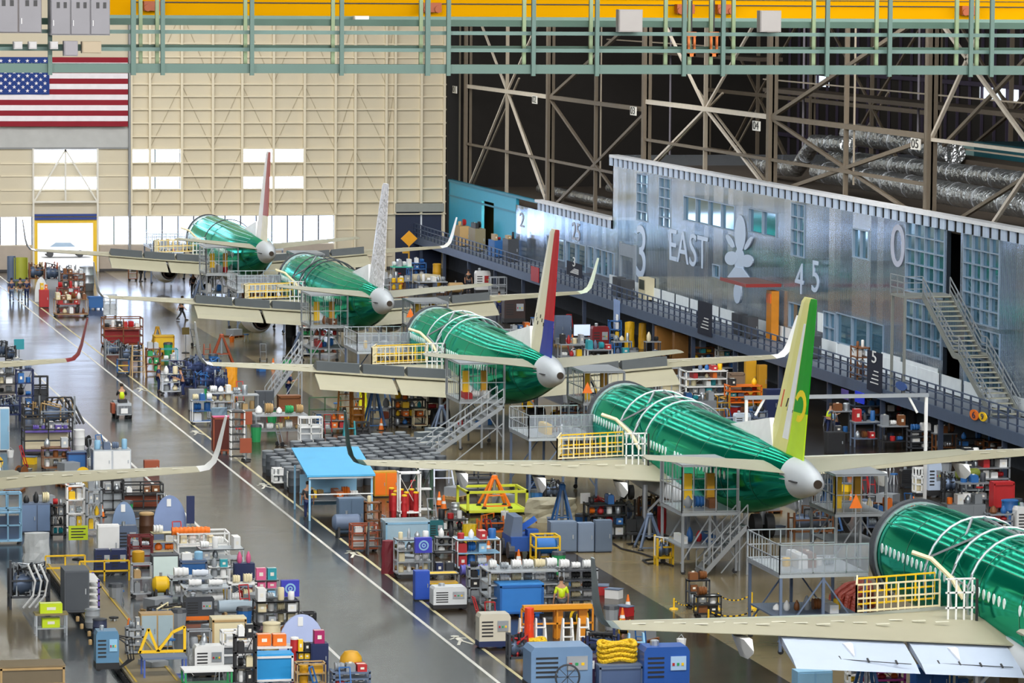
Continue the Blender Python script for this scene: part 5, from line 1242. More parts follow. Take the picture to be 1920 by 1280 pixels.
# tug with driver
tp = at(232, 786)
T = thing('tow_tug', 'small grey ride-on tug driving down the middle of the aisle', 'vehicle', (tp.x, tp.y+1.0, 0), R(2))
MB().prism([(-1.0, .28), (1.0, .28), (1.0, .85), (.55, 1.0), (-1.0, .8)], -.45, .45, 'x').build('chassis', pm('grey'), T)
MB().cb(0, -.85, .25, .85, .3, .7).build('rear_cover', pm('silver'), T); MB().cb(0, -.55, .9, .5, .1, .25).build('seat_back', pm('black'), T); MB().cb(0, -.25, .75, .55, .5, .1).build('seat', pm('black'), T)
MB().tube((0, .5, .8), (0, .3, 1.15), .03).build('steering_column', pm('black'), T); MB().cb(-.55, -.1, .3, .2, .7, .6).build('side_box', pm('rust'), T)
for x in (-.38, .38):
    for y in (-.7, .65): MB().tube((x-.09, y, .25), (x+.09, y, .25), .25, 14).build('wheel', pm('black'), T)
MB().cb(0, -1.01, .35, .4, .03, .3).build('rear_lamp_plate', pm('white'), T)
person(0, 0, 'person in a lime safety vest driving the grey tug', PI, 'drive', 'black', 'navy', loc=(tp.x, tp.y+.95, .42), vest='lime', s=1.05)
# ------------------------------------------------------------------ left side bay
I('sign', 27, 46, 636, 676, 'teal board on a stand beyond the red left winglet', c='teal', ph=.7)
I('pipes', -8, 14, 634, 680, 'dark piping stand at the left edge beyond the red winglet', c='charcoal', s='silver', np=10)
I('pipes', 12, 30, 645, 682, 'dark piping stand beside the teal board', c='black', s='silver', np=10)
B5 = ['navy', 'blue', 'silver', 'black', 'steel']
I('rack', -6, 42, 684, 742, 'dark rack under the red left winglet, leftmost', c='black', load=['cream', 'grey', 'black', 'white'], short='leftmost dark rack')
I('rack', 30, 64, 692, 772, 'blue rack under the red left winglet', c='navy', load=B5, short='blue rack by red winglet')
I('cage', 62, 90, 706, 760, 'black open frame cart right of the blue rack', c='black', p='charcoal')
I('pipes', 0, 38, 738, 790, 'dark blue piped stand below the red left winglet', c='navy', s='silver', np=14)
I('pipes', 44, 80, 750, 796, 'tan and black piped stand below the red left winglet', c='black', s='tan', np=14)
T = I('pipes', 78, 140, 742, 812, 'stand with long bent black pipes beside the aisle', c='grey', s='tan', np=8)
for q in range(3): MB().path([(-1+q*.35, 0, .8), (-.6+q*.35, 0, 2.0), (.1+q*.35, 0, 2.0), (1.1+q*.2, -.4, .5)], .07, 6).build('bent_pipe', pm('black'), T, True)
I('cabinet', 0, 18, 764, 846, 'white tall cart at the left edge below the red winglet', c='white', s='sky')
I('cage', 46, 136, 783, 852, 'wide black cage cart with cream panels beside the aisle', c='black', p='cream', s='purple', load=['white', 'purple', 'grey'], short='wide black cage cart')
I('drum', 139, 160, 806, 848, 'white drum at the corner of the wide black cage cart', c='white')
I('cart', 80, 132, 840, 884, 'cart of scattered parts in front of the cage cart', c='brown', open=1, load=['grey', 'white', 'silver', 'brown'], short='scattered parts cart')
I('crate', 126, 162, 848, 884, 'blue bin beside the cart of scattered parts', c='blue', s='navy', l='steel')
I('cabinet', 175, 246, 843, 889, 'silver wrapped double cart beside the aisle before the white winglet', c='silver', s='white', n=2, load=['steel', 'sky'], short='silver wrapped cart')
I('cabinet', 271, 299, 863, 890, 'small rust red cabinet behind the white left winglet', c='rust')
I('rack', 125, 160, 908, 996, 'white rack with yellow flanges below the white winglet wing', c='white', load=['white', 'yellow', 'silver'], short='white rack with yellow flanges')
I('rack', 162, 192, 915, 1000, 'grey rack beside the rack with yellow flanges', c='grey', load=['yellow', 'silver', 'white', 'grey'], short='grey rack by yellow flanges')
I('cage', 192, 232, 900, 962, 'black cage cart under the white winglet wing', c='black', p='silver', load=['silver', 'white', 'black'], short='black cage under the wing')
I('cage', 232, 306, 908, 960, 'long black cage cart at the aisle under the white winglet', c='black', p='rust', load=['red', 'white', 'brown'], short='long black cage under winglet')
I('cabinet', 40, 99, 944, 1000, 'blue-grey machine box with a rail at the left', c='steel', s='#6f86a8', n=2, load=['white', 'cream', 'black'], short='blue-grey machine box')
I('cage', -10, 40, 925, 1020, 'tall pale blue frame at the left edge', c='sky', p='steel')
I('rack', 96, 124, 945, 1010, 'black rack beside the blue-grey machine box', c='black', load=MIX, short='black rack by machine box')
I('dome', 212, 258, 942, 1010, 'smaller blue-grey domed panel left of the large one', c='#7d95b8', d=1)
I('dome', 290, 352, 930, 1004, 'large blue-grey domed panel on legs beside the aisle', c='#8296c0', d=1)
I('sign', 351, 366, 930, 1004, 'narrow navy panel beside the large domed panel', c='navy', ph=1.3)
I('sign', 130, 166, 986, 1050, 'yellow-green sign board with printed lines', c='lime', ph=.65, lines=1)
I('cabinet', 184, 224, 984, 1062, 'tall plain white cabinet right of the yellow-green sign', c='white', s='white', n=1)
I('machine', 222, 258, 985, 1045, 'grey blue machine directly right of the tall white cabinet', c='steel')
I('drum', 262, 290, 962, 1030, 'dark wooden drum beside the large domed panel', c='#4a2c18', l='tan')
I('tarp', 44, 96, 1000, 1062, 'clear plastic tent at the left above the curved scaffold', c='#b4b9bb')
T = I('fence', 86, 160, 1042, 1088, 'yellow guard frame at the start of the assembly deck, left half', c='yellow', d=.3)
T = I('fence', 150, 243, 1052, 1090, 'yellow guard frame at the start of the assembly deck, right half', c='yellow', d=.3)
I('machine', 178, 208, 1030, 1080, 'navy pump set behind the yellow guard frame, left', c='navy', stack=0); I('machine', 208, 238, 1030, 1078, 'navy pump set behind the yellow guard frame, right', c='navy', stack=0)
I('cage', 243, 286, 1005, 1066, 'dark red cage cart right of the yellow guard frame', c='#6b1a1e', p='silver', load=['silver', 'white'], short='dark red cage')
I('cage', 334, 430, 1000, 1062, 'long white frame cart beside the aisle with orange roll', c='white', p='#c8d0d4', load=['white', 'cream'], short='long white frame cart')
p = at(360, 1062); put('roll', 'orange', 1.7, .4, .4, (p.x, p.y+.4, 1.35), 'long orange padded roll on the long white frame cart')
I('cart', 285, 334, 1000, 1042, 'cart of white sacks beside the orange roll', c='cream', load=['white', 'cream', 'orange', 'purple'], open=1, shapes=['bag', 'roll', 'box'], short='cart of white sacks')
I('cabinet', 285, 336, 1040, 1094, 'whiteboard fronted cabinet with dark frame', c='charcoal', s='#dff2ee', n=1)
I('crate', 338, 388, 1052, 1090, 'blue grey bin right of the whiteboard cabinet', c='blue', s='steel', l='steel', load=['white', 'sky'], short='bin by whiteboard')
I('cart', 375, 458, 1030, 1076, 'cart of white and red bins behind the blue grey bin', c='silver', load=['white', 'rust', 'red', 'silver'], open=1, short='cart of white and red bins')
I('cart', 392, 432, 1064, 1112, 'white machine cart left of the teal tub', c='white', load=['white', 'teal', 'grey'], open=1, short='white machine cart')
I('cabinet', 440, 478, 1056, 1098, 'navy chest with pink cloth beside the aisle', c='navy', load=['pink', 'navy'], short='navy chest by aisle', shapes=['bag'])
I('cart', 247, 286, 1058, 1122, 'wire shelf cart carrying a gold hose reel', c='silver', load=['tan', 'grey'], short='wire cart with gold reel')
p = at(262, 1100); put('can', 'gold', .6, .6, .5, (p.x, p.y+.5, 1.0), 'gold hose reel on the wire shelf cart', rz=0)
I('tank', 288, 322, 1083, 1128, 'bright yellow tank beside the ribbed rolls', c='yellow', d=1.2)
I('rack', 320, 402, 1082, 1124, 'low rack of white ribbed rolls behind the front one', c='silver', n=1, load=['white', '#d5dde8', 'silver'], shapes=['roll'], ln=2, short='rear rack of rolls')
I('rack', 345, 432, 1100, 1142, 'low rack of white and blue ribbed rolls in front', c='silver', n=1, load=['white', 'sky', 'white'], shapes=['roll'], ln=2, short='front rack of rolls')
I('rack', 430, 482, 1092, 1134, 'low rack of pale padded rolls near the aisle', c='white', n=1, load=['white', 'cream'], shapes=['roll'], ln=2, short='rack of pale rolls')
I('cart', 478, 524, 1088, 1130, 'cart with pink and cyan boxes beside the blue ring sign', c='grey', load=['pink', 'sky', 'white', 'teal'], open=1, short='cart with pink boxes', shapes=['box'])
I('sign', 528, 562, 1088, 1170, 'blue square sign with a pale ring, left side of the aisle', c='#3a3fb8', ring=1, ph=.66, pd=.3)
I('pipes', 282, 346, 1128, 1176, 'black arched machinery on stands with cream pads', c='black', s='cream', np=14)
I('machine', 347, 402, 1118, 1166, 'black speckled engine block on orange wooden feet', c='charcoal', b='orange')
I('long', 410, 480, 1124, 1168, 'silver ribbed bundle under a tan roll', c='#9fb0bd', s='tan')
I('cart', 480, 562, 1128, 1180, 'black framed trolley of cream tanks beside the aisle', c='black', load=['white', 'cream', 'silver'], open=1, shapes=['can', 'box', 'roll'], short='black framed trolley')
I('cage', 568, 592, 1150, 1186, 'black comb rack next to the aisle line', c='black', p='charcoal')
I('cabinet', 264, 326, 1150, 1216, 'light grey open-fronted box cabinet with blue glass', c='tan', s='#9fb4bd', n=2)
I('rack', 237, 270, 1176, 1246, 'narrow grey shelf stack beside the assembly deck', c='grey', n=4, load=['grey', 'silver'], short='narrow grey shelf stack')
I('bench', 268, 352, 1232, 1290, 'blue bench carrying a yellow lifting frame', c='#4a63b0', s='steel')
p = at(310, 1280); T = thing('lifting_frame', 'bright yellow V-shaped lifting frame on the blue bench', 'frame', (p.x, p.y+.6, 1.05))
for a, b in (((-.9, 0, 0), (-.55, 0, .9)), ((-.55, 0, .9), (-.2, 0, .05)), ((-.2, 0, .05), (.35, 0, .75)), ((.35, 0, .75), (.8, 0, .95)), ((.8, 0, .95), (.8, 0, 0)), ((-.9, 0, .04), (.85, 0, .04))): MB().bar(a, b, .1).build('tube', pm('yellow'), T)
I('cart', 352, 398, 1182, 1262, 'tall grey cart with hoses right of the yellow frame', c='grey', load=['grey', 'silver', 'yellow', 'white'], short='tall grey hose cart')
I('crate', 398, 462, 1160, 1230, 'crate under a leaning cream sheet', c='cream', s='tan', l='cream')
I('cage', 418, 472, 1184, 1256, 'white wire trolley with curved rails', c='white', p='grey', load=['lime', 'white'], short='white wire trolley')
I('bench', 345, 438, 1256, 1300, 'white topped bench at the bottom edge', c='green', s='white')
I('dome', 526, 612, 1154, 1232, 'pale blue curved panel beside the left aisle line', c='#b4c2ea', d=1)
I('drum', 494, 528, 1168, 1222, 'cream drum behind the orange cubes', c='cream')
I('bench', 482, 550, 1212, 1262, 'workbench under the two orange cubes', c='blue', s='white')
p = at(498, 1262); 
for q, xx in enumerate((497, 526)):
    p = at(xx, 1262); put('box', 'orange', .5, .45, .42, (p.x, p.y+.4, 1.02), 'orange cube on the workbench, %s of two' % ('left' if q == 0 else 'right'))
I('crate', 478, 550, 1228, 1284, 'bright cyan lined tub in a white frame', c='#1c8fd0', s='white', l='#2a9fe0')
I('drum', 546, 562, 1196, 1262, 'slim red pillar with white bands', c='red', l='white')
I('cart', 556, 586, 1222, 1262, 'dark cart under the yellow box', c='charcoal', load=['yellow', 'black'], open=1, short='dark cart by red pillar', shapes=['box'])
I('cabinet', 583, 616, 1206, 1262, 'dark cabinet under the magenta box', c='navy', load=['magenta'], short='dark cabinet by aisle', ln=1, shapes=['box'])
I('cart', 556, 612, 1244, 1294, 'low tan cart with white cans at the bottom edge', c='tan', load=['white', 'gold', 'cream'], short='low tan cart')
I('rack', 624, 696, 1258, 1305, 'grey rack at the bottom edge beside the aisle line', c='steel', load=['white', 'grey', 'red'], short='bottom grey rack')
p = at(664, 1300); o = MB().lathe([(.42, 0), (.4, .2), (.25, .4), (.02, .45)], 14).build('dome_cover', pm('gold'), smooth=True); o.location = (p.x, p.y+.7, 1.05); tag(o, 'yellow dome cover on the grey rack beside the aisle', 'cover')
I('rack', 440, 482, 1190, 1290, 'cream and black rack at the bottom left of the cyan tub', c='black', load=['cream', 'white', 'black'], short='black rack by cyan tub')
I('machine', 365, 420, 1210, 1270, 'white appliance among the bottom carts', c='white', s='grey')
# assembly deck
T = thing('assembly_deck', 'low long steel deck with a dark toothed edge at bottom left', 'platform', (19.4, 165, 0))
MB().box(-.9, .9, -16, 15, .3, .4).build('deck_plate', mat('#7f7358', .5), T); MB().box(-.85, .85, -16, 15, 0, .3).build('skirt', pm('charcoal'), T)
s = MB(); [s.box(-.98, -.85, -15.8+k*.4, -15.6+k*.4, .05, .28) for k in range(76)]; s.build('toothed_edge', pm('black'), T)['kind'] = 'stuff'
s = MB(); s.box(-.8, -.72, -16, 15, .4, .42).box(.7, .78, -16, 15, .4, .42); s.build('edge_stripe', mat('#b89a2c', .5), T)
def deckp(px, py): p = at(px, py, 'Z', .4); return (p.x, p.y+.5, .4)
mk('cabinet', deckp(143, 1148), 1.0, 1.6, 1.75, 'dark grey tower cabinet on the assembly deck', c='#5a6068', s='#4a5058', n=1)
mk('rack', deckp(168, 1142), .7, 2.2, 1.3, 'stepped white shelf unit on the assembly deck', c='purple', s='white', n=4)
mk('drum', deckp(176, 1180), .6, .6, .75, 'silver capped drum on the assembly deck behind the dark one', c='grey', l='silver')
mk('drum', deckp(190, 1204), .56, .56, .85, 'dark blue drum on the assembly deck', c='#2c3450', l='charcoal')
for q, (px, py) in enumerate(((135, 1150), (148, 1168), (156, 1182), (170, 1196), (172, 1212))): put('can', 'tan', .16, .16, .2, deckp(px, py), 'small tan pot on the assembly deck', 'tan pots on the assembly deck')
T = mk('machine', (at(203, 1280).x, at(203, 1280).y+.6, .4), .85, .8, 1.5, 'blue-grey welding machine with black hoses at the deck end', c='#5a86a8', s='sky')
for q in range(3): MB().path([(.3, 0, 1.3), (.7+q*.12, -.1, 1.0+q*.1), (.8+q*.1, -.2, .4), (.4, -.3, .05)], .035, 5).build('hose', pm('black'), T, True)
T = I('pipes', 20, 92, 1048, 1142, 'curved pipe scaffold with pale arcs at the left', c='charcoal', s='silver', np=18)
for q in range(3): MB().path([(-.3+q*.25, -.7, .1), (.1+q*.25, -.75, .6), (.2+q*.25, -.75, 1.2), (-.1+q*.25, -.7, 1.9)], .05, 6).build('curved_rail', pm('white'), T, True)
I('bench', 66, 128, 1150, 1192, 'small trolley with a lime box beside the deck', c='silver', s='#8f8256', load=['lime'], ln=1, shapes=['box'], short='small trolley by the deck')
I('crate', 0, 122, 1250, 1292, 'tan shallow tray box in the bottom left corner', c='#6f6450', s='tan', l='#7d6f55')
# ------------------------------------------------------------------ right of the aisle
I('cabinet', 355, 383, 730, 770, 'grey cabinet at the aisle edge right of the navy person', c='grey')
I('cart', 360, 402, 752, 797, 'white cart with blue tray at the aisle edge', c='white', s='blue', load=['white', 'cream', 'tan', 'blue'], open=1, short='white cart with blue tray')
I('rack', 392, 440, 735, 790, 'pale rack crowded with parts behind the white cart', c='silver', load=['cream', 'white', 'tan', 'silver'], short='pale crowded rack')
I('bench', 436, 486, 740, 782, 'pale bench crowded with pipes', c='grey', load=['silver', 'white', 'tan', 'red'], short='pale crowded bench')
I('cabinet', 480, 514, 733, 775, 'grey ribbed plastic bin cabinet under the third left wing', c='#4a5058')
I('crate', 523, 564, 743, 775, 'brown wooden box below the grey steps', c='brown', l='brown')
person(540, 748, 'person with an orange cap working at the grey steps', PI/2, 'reach', 'navy', 'navy', hair='#e08a1c')
I('tarp', 396, 430, 765, 808, 'blue grey cloth bundle at the aisle edge', c='#7a93a8')
I('bench', 478, 578, 778, 822, 'bench of cream rolls right of the pale bench', c='grey', load=['cream', 'tan', 'green', 'white'], shapes=['roll', 'bag'], short='bench of cream rolls', ln=5)
I('cage', 563, 604, 783, 832, 'thin white table frame beside the cream rolls', c='white', p='silver')
I('crate', 400, 432, 782, 850, 'stack of red-brown boards beside the aisle line', c='#5a1c10', s='rust', l='pink')
I('rack', 432, 460, 770, 862, 'black and white slotted rack beside the red-brown boards', c='white', s='black', n=6)
I('sign', 452, 474, 772, 862, 'rust red square board with white triangle, upper', c='rust', ph=.7, lines=0)
I('sign', 451, 473, 822, 866, 'rust red square board with white triangle, lower', c='rust', ph=.8)
# rows of grey drums
gx0 = at(497, 905); dn = 0; D0 = None
cols_ = [(33.9+i*.72) for i in range(13)]
for ri in range(9):
    for ci, x in enumerate(cols_):
        y = 206.5+ri*1.45+ci*.42
        if ri > 6 and ci < 3: continue
        lab = 'dark grey plastic barrel in the tight rows beside the aisle'
        if D0 is None:
            D0 = mk('drum', (x, y, 0), .62, .62, 1.15, lab, c='#454b52', l='#5a6067'); D0['group'] = 'grey barrels in rows'; D1 = mk('drum', (x, y+1.45, 0), .62, .62, 1.15, lab, c='#646b72', l='#7a8187'); D1['group'] = 'grey barrels in rows'; continue
        if ri == 1 and ci == 0: continue
        dup(D0 if rnd.random() < .6 else D1, (x+rnd.uniform(-.05, .05), y+rnd.uniform(-.1, .1), 0))
bx = [(765, 838), (780, 826), (800, 815), (822, 808), (790, 846), (808, 838), (826, 828), (850, 820)]
for q, (px, py) in enumerate(bx):
    p = at(px, py+20, 'Z', 0); put('box', '#6f7c86', .95, .8, .7, (p.x, p.y+q*.3, (0.0 if q > 3 else .72) if False else 0), 'blue grey crate heaped at the foot of the silver ramp', 'crates by the silver ramp', .3)
I('cart', 511, 536, 878, 912, 'small white cart in front of the barrels, left', c='white', load=['white'], short='left small white cart'); I('cart', 541, 578, 886, 920, 'small white cart in front of the barrels, right', c='white', load=['white', 'cream'], short='right small white cart')
I('canopy', 578, 700, 857, 975, 'light blue fabric canopy roof beside the aisle', d=4.5, load=['orange', 'yellow', 'white', 'blue', 'tan'], short='canopy table', ln=6)
person(577, 973, 'person in dark clothes standing at the canopy corner by the aisle', PI, 'stand', 'black', 'navy')
I('cabinet', 702, 746, 884, 932, 'amber yellow locker right of the blue canopy', c='gold', s='orange')
I('rack', 748, 790, 884, 968, 'white wardrobe rack of panels right of the amber locker', c='white', n=1); I('rack', 782, 812, 876, 962, 'green and black tall rack of panels', c='#2c4a3c', s='white', n=2)
for q, (x, y) in enumerate(((734, 958), (742, 964), (752, 960), (762, 966), (772, 960), (780, 966), (738, 970), (758, 972))): mk('drum', (at(x, y).x, at(x, y).y, 0), .26, .26, 1.15, 'red gas cylinder in the cluster right of the canopy', c='red', l='yellow')['group'] = 'red gas cylinders by the canopy'
I('ladder', 814, 852, 868, 912, 'white folding stand under the fourth left wing', c='#d5def2', d=1.4)
I('cage', 865, 928, 880, 926, 'black wire cage cart left of the orange jack', c='charcoal', p='white')
I('cart', 874, 992, 922, 966, 'yellow-green flat dolly under the orange jack', c='#c2c832', s='lime', n=1, d=2.6, t=.12)
p = at(938, 966); mk('jack', (p.x, p.y+1.4, .25), 1.3, 1.3, 1.6, 'bright orange A-frame jack on the yellow-green dolly', c='orange')
I('drum', 848, 864, 943, 962, 'small steel drum on the open floor by the jack', c='silver')
I('machine', 990, 1022, 884, 932, 'dark blue box right of the orange jack', c='#1f4a86')
I('tarp', 990, 1092, 938, 980, 'large cream folded sheet on a frame', c='#a8a38c')
for q, (a, b, t, f, l, c) in enumerate(((1022, 1052, 895, 945, 'black toothed machine under the fourth wing, left', 'black'), (1110, 1150, 925, 990, 'black machinery beneath the fourth left wing root', 'charcoal'), (1150, 1190, 930, 996, 'black piped machinery behind the office chair', 'black'), (1196, 1240, 920, 985, 'brown and black machinery beside the caged platform', 'brown'))):
    I('pipes', a, b, t, f, l, c=c, s=['silver', 'red', 'grey', 'tan'][q], np=14)
I('drum', 1234, 1252, 946, 1000, 'tall red cylinder beside the caged platform', c='red', l='white')
I('chair', 1174, 1202, 966, 1023, 'black swivel office chair on the beige floor')
I('sign', 1090, 1108, 925, 985, 'white funnel stand right of the cream sheet', c='white', ph=.5)
# blue lift
p = at(985, 1048); T = thing('scissor_lift', 'blue boom lift with grey counterweight beside the yellow framed tank', 'lift', (p.x, p.y+1.0, 0))
MB().cb(0, 0, .35, 1.3, 1.9, .65).build('chassis', pm('#1c4fa0'), T); MB().prism([(-.65, 1.0), (-.1, 1.0), (-.1, 1.9), (-.5, 1.9)], -.8, .8, 'y').build('counterweight', pm('steel'), T); MB().bar((-.1, 0, 1.2), (.6, -.3, 1.75), .26).build('boom', pm('#2a62c0'), T); MB().cb(.4, -.5, .95, .5, .6, .35).build('engine_cover', pm('#1c4fa0'), T)
for x in (-.62, .62):
    for y in (-.65, .65): MB().tube((x-.13, y, .38), (x+.13, y, .38), .38, 16).build('wheel', pm('charcoal'), T)
T = I('tank', 1004, 1050, 1010, 1054, 'blue tank inside a yellow tube frame', c='#1f6fc0', d=1.1)
f = MB()
for x in (-.55, .55):
    for y in (-.55, .55): f.bar((x, y, 0), (x, y, 1.15), .08)
for z in (.1, .65, 1.15):
    for y in (-.55, .55): f.bar((-.55, y, z), (.55, y, z), .07)
    for x in (-.55, .55): f.bar((x, -.55, z), (x, .55, z), .07)
f.build('tube_frame', pm('yellow'), T)
I('cabinet', 1032, 1082, 978, 1036, 'blue-grey cabinet right of the yellow framed tank, left of three', c='#6f8096', n=1); I('cabinet', 1084, 1114, 980, 1036, 'blue-grey cabinet, middle of the three on the beige line', c='#7a8ba3', n=1); I('cabinet', 1116, 1148, 975, 1036, 'blue-grey cabinet, right of the three on the beige line', c='#5f6f84', n=1)
# stuff between canopy and line
I('cabinet', 635, 682, 934, 1002, 'steel blue cabinet frame in front of the canopy', c='#5a7088', n=2)
I('rack', 684, 716, 940, 1000, 'brown and black rack in front of the canopy', c='brown', load=['white', 'black', 'cream'], short='brown rack by canopy')
I('tank', 626, 682, 966, 1010, 'grey blue barrel tank beside the aisle line', c='steel', d=1.2)
I('cage', 660, 708, 984, 1034, 'rust red wire cage at the aisle line', c='rust', p='white', s='brown', load=['white', 'cream'], short='rust red cage')
I('crate', 722, 806, 978, 1030, 'pale blue long chest with two round hose coils', c='#a8c6d8', s='sky', l='#c0d6e2')
for q, xx in enumerate((742, 784)): p = at(xx, 1032); mk('coil', (p.x, p.y, 0), .75, .75, .3, 'dark hose coil before the pale blue chest, %s of two' % ('left' if q == 0 else 'right'), c='#4a4a22', n=2)
I('machine', 805, 832, 975, 1020, 'teal box right of the pale blue chest', c='#1f6f78'); I('rack', 818, 878, 972, 1018, 'white rack with black trays by the teal box', c='white', s='black', n=2, load=['red', 'white', 'black'], short='white rack by teal box')
I('tarp', 868, 898, 983, 1022, 'yellow covered bin right of the white rack', c='#e6c21c')
I('pipes', 900, 950, 960, 1008, 'orange and black cable stand left of the blue lift', c='orange', s='black', np=8)
I('ladder', 690, 720, 980, 1040, 'dark folded ladder leaning by the rust cage', c='charcoal')
I('tarp', 716, 744, 1014, 1076, 'maroon and yellow covered stack at the aisle line', c='#7a2430')
I('cart', 744, 812, 1012, 1084, 'white cart of folded sheets beside the blue ring sign', c='silver', load=['white', 'cream', 'silver', 'white'], short='white cart of sheets', open=1, n=3, ln=4)
I('sign', 779, 811, 1008, 1090, 'blue square sign with a pale ring, right side of the aisle', c='#3a3fb8', ring=1, ph=.66, pd=.3)
I('cart', 812, 858, 1036, 1084, 'black case trolley right of the blue ring sign', c='black', load=['navy', 'black', 'charcoal'], shapes=['case', 'box'], short='black case trolley', n=1)
I('cart', 856, 940, 1012, 1072, 'large white and blue parts rack cart with red items', c='white', s='sky', load=['blue', 'red', 'white', 'sky'], open=1, short='large white parts cart')
I('cart', 818, 860, 1008, 1044, 'cart of yellow and black bags behind the case trolley', c='grey', load=['yellow', 'black', 'white'], shapes=['bag'], open=1, short='cart of bags')
p = at(895, 1078); put('roll', '#6a6ac0', 1.5, .6, .5, (p.x, p.y, 0), 'violet wrapped bundle in front of the large parts cart')
I('cabinet', 778, 806, 1070, 1126, 'royal blue cabinet at the aisle line', c='#2a52b8'); I('cart', 802, 862, 1076, 1122, 'grey cart with a bright yellow top at the aisle line', c='grey', s='yellow', open=1)
I('machine', 812, 876, 1100, 1144, 'white and black pallet truck at the aisle line', c='#d5dadd', b='black')
I('rack', 878, 922, 1062, 1128, 'grey cage shelving right of the pallet truck', c='grey', load=['black', 'grey'], short='grey cage shelving')
I('machine', 898, 958, 1150, 1216, 'beige machine on a navy base beside the aisle line', c='#c9c4b4', b='navy', stack=0)
I('rack', 915, 1060, 1068, 1152, 'long rack of white tubes behind the blue bin', c='silver', n=3, load=['white', 'cream', 'silver'], shapes=['roll'], ln=6, short='long rack of tubes')
I('rack', 1046, 1122, 1066, 1150, 'right hand rack of white tubes and black shelves', c='silver', s='charcoal', n=4, load=['white', 'cream', 'black'], shapes=['roll'], ln=3, short='right rack of tubes')
I('crate', 936, 1020, 1096, 1156, 'bright blue plastic bin in front of the long tube rack', c='#2a78c8', s='#1f5fa8', l='#3f8fd8')
person(1052, 1165, 'person in a lime jacket among the tube racks', PI, 'stand', 'lime', 'charcoal', vest='lime')
T = mk('fence', (at(1055, 1205).x, at(1055, 1205).y+1, 0), 2.9, .5, 1.25, 'orange painted steel stand with a long top beam', c='#d88a1c')
MB().cb(0, 0, 1.2, 2.8, .3, .18).cb(0, .4, 1.05, 2.7, .2, .16).build('top_beam', pm('#e0981c'), T); MB().cb(.1, .3, 0, .35, .3, 1.1).build('pillar', pm('#d88a1c'), T); MB().cb(1.1, .3, 0, .35, .3, 1.1).build('pillar', pm('#d88a1c'), T)
for q, xx in enumerate((985, 1015, 1066, 1096)): I('ladder', xx-10, xx+10, 1160, 1212, 'white A-frame trestle in front of the orange stand', c='white')
I('tarp', 985, 1004, 1140, 1215, 'small red covered post left of the orange stand', c='#e0401c')
mk('coil', (at(1002, 1222).x, at(1002, 1222).y+.6, 0), 1.3, .7, .45, 'yellow hose bundle left of the fan machine', c='yellow', n=2)
I('pipes', 955, 992, 1180, 1250, 'dark hose rack left of the big blue-grey machine', c='charcoal', s='red', np=14)
T = I('machine', 994, 1112, 1212, 1300, 'large blue-grey machine with a round fan guard', c='#6f8fb4', stack=0)
q = MB(); q.path([(.45*math.cos(a)+.1, -1.2, .7+.45*math.sin(a)) for a in [2*PI*k/20 for k in range(21)]], .04, 5)
for k in range(8): q.bar((.1, -1.2, .7), (.1+.45*math.cos(k*PI/4), -1.2, .7+.45*math.sin(k*PI/4)), .025)
q.build('fan_guard', pm('charcoal'), T)
T = I('cabinet', 1085, 1122, 1232, 1296, 'dark purple cabinet with the white number plate 17', c='#3a2448', n=1, d=.8)
o = MB().box(-.16, .2, -.47, -.44, .85, 1.15).build('number_plate', pm('white'), T)
c = bpy.data.curves.new('number', 'FONT'); c.body = '17'; c.size = .26; c.extrude = .004; c.materials.append(pm('black')); o2 = bpy.data.objects.new('number', c); C.objects.link(o2); o2.parent = T; o2.matrix_basis = Matrix(((1, 0, 0, -.12), (0, 0, -1, -.475), (0, 1, 0, .9), (0, 0, 0, 1))); tomesh(o2)
I('crate', 1122, 1206, 1248, 1300, 'slate blue crate carrying the yellow hose coil', c='#4a5f86', s='steel', l='steel', d=1.3)
p = at(1164, 1300); mk('coil', (p.x, p.y+.65, 1.1), 1.55, 1.0, .75, 'thick bright yellow hose coil on the slate blue crate', c='yellow', n=4)
T = I('machine', 1206, 1294, 1212, 1300, 'royal blue generator cabinet with pale control panels', c='#2456a8', s='#a8c8ea', b='black')
I('pipes', 1100, 1160, 1180, 1235, 'navy toothed machine behind the yellow coil', c='navy', s='black', np=12)
I('ladder', 1178, 1212, 1188, 1240, 'pale blue frame behind the blue generator', c='sky')
# open beige floor
I('cart', 1290, 1332, 1088, 1142, 'black tilted shelf cart on the beige floor, rear of two', c='charcoal', load=['charcoal', 'silver', 'brown'], open=1, short='rear black shelf cart', t=.06)
I('cart', 1306, 1354, 1118, 1160, 'black shelf cart on the beige floor, front of two', c='black', load=['brown', 'white', 'black'], open=1, short='front black shelf cart')
I('chain', 1264, 1306, 1122, 1142, 'yellow and black chain barrier left of the black carts', d=.2); I('chain', 1346, 1412, 1112, 1142, 'yellow and black chain barrier right of the black carts', d=.2); I('chain', 1328, 1420, 1142, 1166, 'yellow and black chain barrier nearest the wing', d=.2)
T = thing('warm_hoses', 'three thick rust red hoses curling down beside the nearest nose', 'hose', (0, 0, 0))
for q in range(4):
    a = at(1555+q*14, 1160); MB().path([(a.x, a.y, .12), (a.x+.2, a.y+.2, .9), (a.x+.9, a.y+.6, 1.25-q*.06), (a.x+1.8-q*.2, a.y+1.6, 1.2), (a.x+2.2-q*.2, a.y+2.4, .15)], .17, 8).build('hose', mat('#7a2a1c', .5, bump=.4, bscale=10), T, True)
s = MB().path([tuple(at(x, y)+V((0, 0, .04))) for x, y in ((1150, 1020), (1165, 1030), (1200, 1038), (1230, 1048), (1205, 1052), (1215, 1058), (1245, 1056), (1262, 1062))], .05, 5).build('air_line', pm('black')); tag(s, 'black cable looping over the beige floor by the office chair', 'cable')
